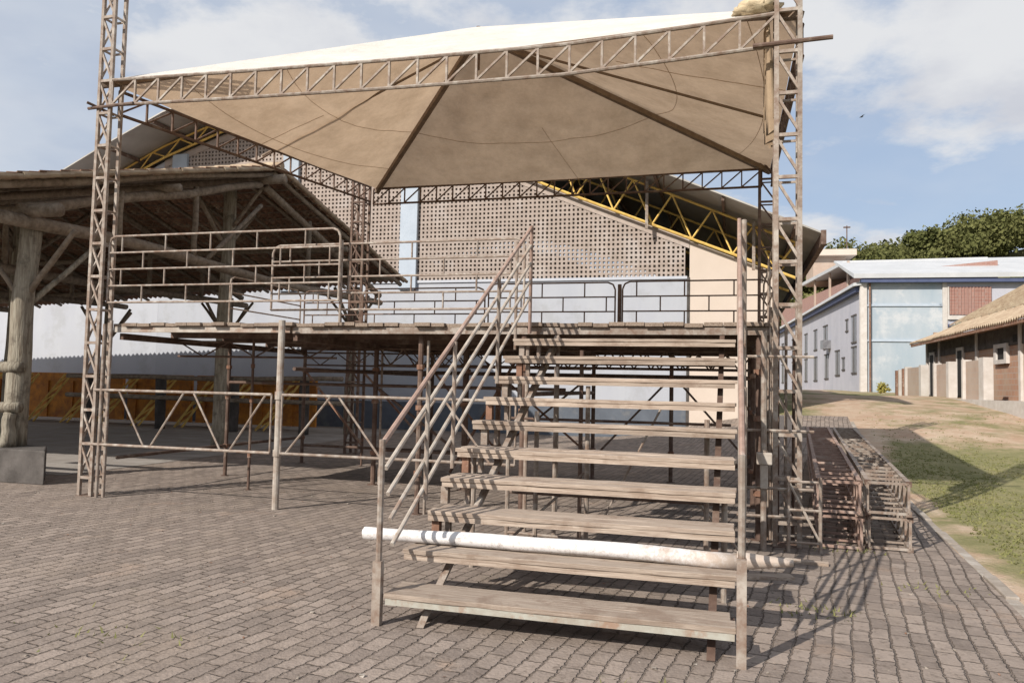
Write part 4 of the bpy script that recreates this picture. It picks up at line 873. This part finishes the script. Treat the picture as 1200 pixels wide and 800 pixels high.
# ---------------------------------------------------------------- brick outbuilding with stalls
def outb():
    F = BRK; T = Thing('brick_outbuilding','low block building with a bleached tile roof, white pilasters and dark doorways','building',(0,7,1.2),F)
    MB().box((0,-9,.7),(.25,12.4,4.1)).build('wall','brick',T); MB().box((.25,12.2,.7),(8,12.4,4.6)).build('wall','brick',T); MB().box((7.8,-9,.7),(8,15.4,4.1)).build('wall','brick',T)
    # tiled roof, corrugated
    mb = MB(); seg = 6; pitch = .22; n = int(22.4/pitch*seg)
    cols = [(-.7,3.93),(.2,4.30),(.9,4.62),(1.7,5.0)]
    for lay in (0,1):
        for i in range(n+1):
            y = -9.5+22.4*i/n; c = .04*math.cos(2*math.pi*i/seg)
            for j,(x,z) in enumerate(cols): mb.v.append((x,y,z+.16+c-lay*.04+.05*noise.noise(Vector((x*.6,y*.5,0)))))
    k = len(cols)
    for l in (0,1):
        for i in range(n):
            for j in range(k-1): q = l*(n+1)*k+i*k+j; mb.f.append((q,q+1,q+k+1,q+k))
    for i in range(n): q = i*k; mb.f.append((q,q+k,q+k+(n+1)*k,q+(n+1)*k))
    for i in (0,n):
        for j in range(k-1): q = i*k+j; mb.f.append((q,q+1,q+1+(n+1)*k,q+(n+1)*k))
    mb.build('roof','tilebeige',T)
    MB().add([(1.45,-9,4.95),(7,-9,8.3),(7,14,8.3),(1.45,14,4.95),(1.45,-9,5.05),(7,-9,8.4),(7,14,8.4),(1.45,14,5.05)],[(0,3,2,1),(4,5,6,7),(0,1,5,4),(1,2,6,5),(2,3,7,6),(3,0,4,7)]).build('upper_roof','oliveroof',T)
    rb = MB()
    for i in range(24): rb.add([(1.4,-9+i,5.05),(7,-9+i,8.42),(7,-8.85+i,8.42),(1.4,-8.85+i,5.05),(1.4,-9+i,5.12),(7,-9+i,8.49),(7,-8.85+i,8.49),(1.4,-8.85+i,5.12)],[(0,3,2,1),(4,5,6,7),(0,1,5,4),(1,2,6,5),(2,3,7,6),(3,0,4,7)])
    rb.build('roof_seams','tilebeige',T)
    MB().box((6.7,-9,.7),(6.9,13.8,8.2)).build('wall','brick',T)
    MB().box((-.66,-9.4,3.90),(-.60,12.8,4.02)).build('eave_board','rust',T)
    for v in (-3.5,.1,4.7,10.1,12.3): MB().box((-.09,v-.1,1.0),(-.001,v+.1,4.05)).build('pilaster','whitepost',T)
    MB().box((-.04,-9,3.35),(-.003,12.2,3.98)).build('stained_band','concrete',T)
    MB().box((-.12,-9,.9),(-.002,3.2,1.45)).build('plinth','whitepost',T)
    for v in (11.3,6.85): 
        o = MB().box((-.08,v-.35,1.2),(-.003,v+.35,3.45)).build('door','dark',T)
        f = MB().box((-.1,v-.47,1.2),(-.002,v-.36,3.5)).box((-.1,v+.36,1.2),(-.002,v+.47,3.5)).box((-.1,v-.47,3.46),(-.002,v+.47,3.58)).build('frame','whitepost',T); f.parent = o
    o = MB().box((-.06,1.5,2.9),(-.004,2.3,3.3)).build('window','dark',T)
    f = MB().box((-.12,1.25,3.31),(-.005,2.55,3.45)).box((-.12,1.25,2.74),(-.005,2.55,2.89)).box((-.12,1.25,2.89),(-.005,1.49,3.31)).box((-.12,2.31,2.89),(-.005,2.55,3.31)).build('frame','whitepost',T); f.parent = o
    o = MB().box((-.05,.45,3.45),(-.042,.8,3.7)).build('vent','dark',T); o = MB().box((-.05,10.8,3.45),(-.042,11.2,3.7)).build('vent','dark',T)
    T = Thing('stall_wall','low row of rendered wall panels with white end posts in front of the brick outbuilding','wall',(-1.0,9,1.2),F)
    for a,b in ((.35,2.1),(4.3,6.05),(8.6,11.2)): MB().box((-1.15,a,.8),(-1.0,b,2.82)).build('panel','stall',T)
    for v, w in ((.05,.5),(2.2,.16),(4.1,.34),(6.15,.16),(8.4,.36),(11.3,.16)): MB().box((-1.25,v-w/2,.8),(-.95,v+w/2,2.88)).build('post','whitepost',T)
    MB().box((-1.35,-9,.6),(-1.16,11.4,1.46)).build('footing','whitepost',T)
    for k,(v,m) in enumerate(((12.1,'rust'),(12.9,'whitepost'),(13.6,'rust'))):
        solo(MB().box((-1.2,v-.1,1.1),(-.98,v+.1,2.82-.03*k)),'gate_post',m,(-1.1,v,1.2),('rust coloured gate post at the far end of the stall wall','white gate post between two rust coloured ones past the stall wall','farthest rust coloured gate post past the stall wall')[k],'post',F)
outb()
def bush(name, c, r, n, sz, m, label, cat, frame=WLD, trunk=True, group=None):
    T = Thing(name, label, cat, (c[0],c[1],c[2]), frame, group)
    mb = MB(); mb.keep = True; nb = 9; blobs = [(Vector((random.gauss(0,.38)*r[0],random.gauss(0,.38)*r[1],r[2]*random.uniform(.35,1.5))),random.uniform(.35,.6)) for _ in range(nb)]
    for i in range(n):
        b, s = random.choice(blobs); d = Vector((random.gauss(0,1),random.gauss(0,1),random.gauss(0,1))).normalized()*random.random()**.4
        p = Vector(c)+b+Vector((d.x*r[0]*s,d.y*r[1]*s,d.z*r[2]*s)); q = Vector((random.gauss(0,1),random.gauss(0,1),random.gauss(0,1))).normalized(); e = q.orthogonal().normalized(); g = q.cross(e); z_ = sz*random.uniform(.6,1.3)
        mb.add([p-e*z_,p-g*z_*.5,p+e*z_,p+g*z_*.5],[(0,1,2,3)])
    mb.build('crown',m,T)
    if trunk: MB().rough(c,(c[0],c[1],c[2]+r[2]*1.2),.09*r[0],.04*r[0],8,4).build('trunk','trunk',T)
bush('shrub',(21.2,44.5,1.6),(.55,.5,.32),420,.08,'yleaf','bright yellow flowering shrub at the far end of the stall wall','shrub',trunk=False)
# ---------------------------------------------------------------- hill
def hilltop(x): return 21+ (x-60)*.11+ .8*math.sin(x*.12)
def hill():
    mb = MB(); mb.keep = True; nx, ny = 50, 16
    for j in range(ny):
        for i in range(nx):
            x = 30+i*5; t = j/(ny-1); y = 95+j*9
            z = 1.2+(13.5+max(0,min(x,100)-42)*.25)*S((y-84)/20)*S((x-31)/7)+.8*noise.noise(Vector((x*.06,y*.06,0)))
            mb.v.append((x,y,z))
    mb.f = [(j*nx+i,j*nx+i+1,(j+1)*nx+i+1,(j+1)*nx+i) for j in range(ny-1) for i in range(nx-1)]
    o = mb.build('hill','ground',WLD,smooth=True); o['kind'] = 'structure'
    return mb.v, nx, ny
HV, HNX, HNY = hill()
def hz(x, y):
    i = min(HNX-1,max(0,round((x-30)/5))); j = min(HNY-1,max(0,round((y-95)/9))); return HV[j*HNX+i][2]
def crowns(mb, c, rx, rz, n, sz):
    nb = 6; bl = [(Vector((random.gauss(0,.4)*rx,random.gauss(0,.4)*rx,random.uniform(-.3,.7)*rz)),random.uniform(.4,.65)) for _ in range(nb)]
    for i in range(n):
        b, s = random.choice(bl); d = Vector((random.gauss(0,1),random.gauss(0,1),random.gauss(0,1))).normalized()*random.random()**.3
        p = Vector(c)+b+Vector((d.x*rx*s,d.y*rx*s,d.z*rz*s)); q = (d+Vector((random.gauss(0,.6),random.gauss(0,.6),random.gauss(0,.6)+.3))).normalized(); e = q.orthogonal().normalized(); g = q.cross(e); z_ = sz*random.uniform(.5,1.3)
        mb.add([p-e*z_,p-g*z_*.55,p+e*z_,p+g*z_*.55],[(0,1,2,3)])
mb = MB(); mb.keep = True
for k in range(320):
    x = random.uniform(35,84); y = random.uniform(91,126)
    rx = random.uniform(2.2,4.2); crowns(mb,(x,y,hz(x,y)+rx*.7),rx,rx*.8,420,.30)
o = mb.build('forest','leaf',WLD); o['kind'] = 'stuff'; o['label'] = 'dense green woodland covering the hill behind the buildings'; o['category'] = 'woodland'
for k,(x,y,h,r_,lb) in enumerate([(42.5,104,0,2.0,'small rounded dark tree at the left foot of the wooded hill'),(66,106,1.5,2.6,'taller tree standing above the hilltop woodland near the right of the photo'),(56,104,1.2,2.4,'tree rising slightly above the woodland at the middle of the slope')]):
    zb = hz(x,y); T = Thing('hill_tree',lb,'tree',(x,y,zb),WLD)
    mb = MB(); mb.keep = True; crowns(mb,(x,y,zb+2.8+h),r_,r_*.9,1100,.36); mb.build('crown','leafd',T); MB().rough((x,y,zb-.5),(x,y,zb+3+h),.3,.15,8,5).build('trunk','trunk',T)
# bird
mb = MB(); c = STG.w((0,0,0)); b = (17.9,40,15.9)
bx,by,bz = b; K = .45
def P_(x,y,z): return (bx+x*K,by+y*K,bz+z*K)
mb.add([P_(-.28,0,-.05),P_(0,-.1,.06),P_(.3,0,.05),P_(0,.1,.06),P_(0,0,-.06)],[(0,1,4),(1,2,4),(2,3,4),(3,0,4),(0,3,1),(1,3,2)])
mb.add([P_(-.06,0,.02),P_(.1,0,.03),P_(.22,-.5,.18),P_(.02,-.25,.14)],[(0,1,2,3)]); mb.add([P_(-.06,0,.02),P_(.1,0,.03),P_(.35,.3,.3),P_(.02,.2,.16)],[(0,3,2,1)])
solo(mb,'bird','bird',b,'tiny dark bird gliding in the sky right of the canopy','bird',WLD)
# ---------------------------------------------------------------- sky and sun
SUN_EL, SUN_AZ = 34.5, 225.0
w = bpy.data.worlds.new('World'); SC.world = w; w.use_nodes = True; t = w.node_tree; N = t.nodes; L = t.links; N.clear()
out = N.new('ShaderNodeOutputWorld'); bg = N.new('ShaderNodeBackground'); L.new(bg.outputs[0], out.inputs[0]); bg.inputs[1].default_value = .10
sky = N.new('ShaderNodeTexSky'); sky.sky_type = 'NISHITA'; sky.sun_disc = False; sky.sun_elevation = R(SUN_EL); sky.sun_rotation = R(SUN_AZ); sky.air_density = 1.0; sky.dust_density = 1.6; sky.ozone_density = 1.0; sky.altitude = 50
tc = N.new('ShaderNodeTexCoord'); sp = N.new('ShaderNodeSeparateXYZ'); L.new(tc.outputs['Generated'], sp.inputs[0])
mz = N.new('ShaderNodeMath'); mz.operation = 'MAXIMUM'; L.new(sp.outputs[2], mz.inputs[0]); mz.inputs[1].default_value = 0
az = N.new('ShaderNodeMath'); az.operation = 'ADD'; L.new(mz.outputs[0], az.inputs[0]); az.inputs[1].default_value = .22
dv = N.new('ShaderNodeVectorMath'); dv.operation = 'DIVIDE'; L.new(tc.outputs['Generated'], dv.inputs[0])
cz = N.new('ShaderNodeCombineXYZ'); [L.new(az.outputs[0], cz.inputs[i]) for i in range(3)]; L.new(cz.outputs[0], dv.inputs[1])
def cn(scale, lo, hi, off, d=9, rough=.55, st=(1,1,1)):
    mp = N.new('ShaderNodeMapping'); mp.inputs['Location'].default_value = off; mp.inputs['Scale'].default_value = st; L.new(dv.outputs[0], mp.inputs[0])
    n = N.new('ShaderNodeTexNoise'); n.inputs['Scale'].default_value = scale; n.inputs['Detail'].default_value = d; n.inputs['Roughness'].default_value = rough; L.new(mp.outputs[0], n.inputs['Vector'])
    r = N.new('ShaderNodeMapRange'); r.interpolation_type = 'SMOOTHSTEP'; r.inputs[1].default_value = lo; r.inputs[2].default_value = hi; L.new(n.outputs[0], r.inputs[0]); return r.outputs[0]
c1 = cn(1.5,.44,.585,(3.1,1.7,0),10,.6); c2 = cn(.7,.35,.75,(1.2,5.5,0),5); c3 = cn(3.2,.4,.75,(7,2,1))
m1 = N.new('ShaderNodeMath'); m1.operation = 'MAXIMUM'; L.new(c1, m1.inputs[0])
m2 = N.new('ShaderNodeMath'); m2.operation = 'MULTIPLY'; L.new(c2, m2.inputs[0]); m2.inputs[1].default_value = .75; L.new(m2.outputs[0], m1.inputs[1])
cl = N.new('ShaderNodeMix'); cl.data_type = 'RGBA'; L.new(c3, cl.inputs[0]); cl.inputs[6].default_value = (7.0,7.1,7.3,1); cl.inputs[7].default_value = (5.4,5.6,6.2,1)
# thin veil keeps the blue pale, clouds over it
ve = N.new('ShaderNodeMix'); ve.data_type = 'RGBA'; ve.inputs[0].default_value = .6; L.new(sky.outputs[0], ve.inputs[6]); ve.inputs[7].default_value = (4.5,5.5,7.2,1)
mc = N.new('ShaderNodeMix'); mc.data_type = 'RGBA'; L.new(m1.outputs[0], mc.inputs[0]); L.new(ve.outputs[2], mc.inputs[6]); L.new(cl.outputs[2], mc.inputs[7]); L.new(mc.outputs[2], bg.inputs[0])
ld = bpy.data.lights.new('sun','SUN'); ld.energy = 4.9; ld.angle = R(.55); ld.color = (1,.93,.84); lo = bpy.data.objects.new('sun', ld); COL.objects.link(lo)
a = R(SUN_AZ); e = R(SUN_EL); sd = Vector((math.sin(a)*math.cos(e), math.cos(a)*math.cos(e), math.sin(e))); lo.rotation_euler = sd.to_track_quat('Z','Y').to_euler(); lo.location = sd*60
# ---------------------------------------------------------------- camera
cd = bpy.data.cameras.new('camera'); cam = bpy.data.objects.new('camera', cd); COL.objects.link(cam); SC.camera = cam
cd.sensor_fit = 'HORIZONTAL'; cd.sensor_width = 36; cd.lens = 918/1200*36; cd.clip_end = 2000; cd.clip_start = .05
p = R(3.2); ro = R(1.25)
F_ = Vector((0,math.cos(p),math.sin(p))); U = Vector((0,-math.sin(p),math.cos(p))); X = Vector((1,0,0))
X2 = X*math.cos(ro)+U*math.sin(ro); U2 = U*math.cos(ro)-X*math.sin(ro)
mw = Matrix((X2, U2, -F_)).transposed().to_4x4(); mw.translation = (0,0,1.6); cam.matrix_world = mw
SC.view_settings.view_transform = 'Standard'; SC.view_settings.look = 'None'; SC.view_settings.gamma = 1; SC.view_settings.exposure = .15; SC.view_settings.use_curve_mapping = False
SC.cycles.max_bounces = 6; SC.cycles.diffuse_bounces = 3; SC.cycles.use_denoising = True
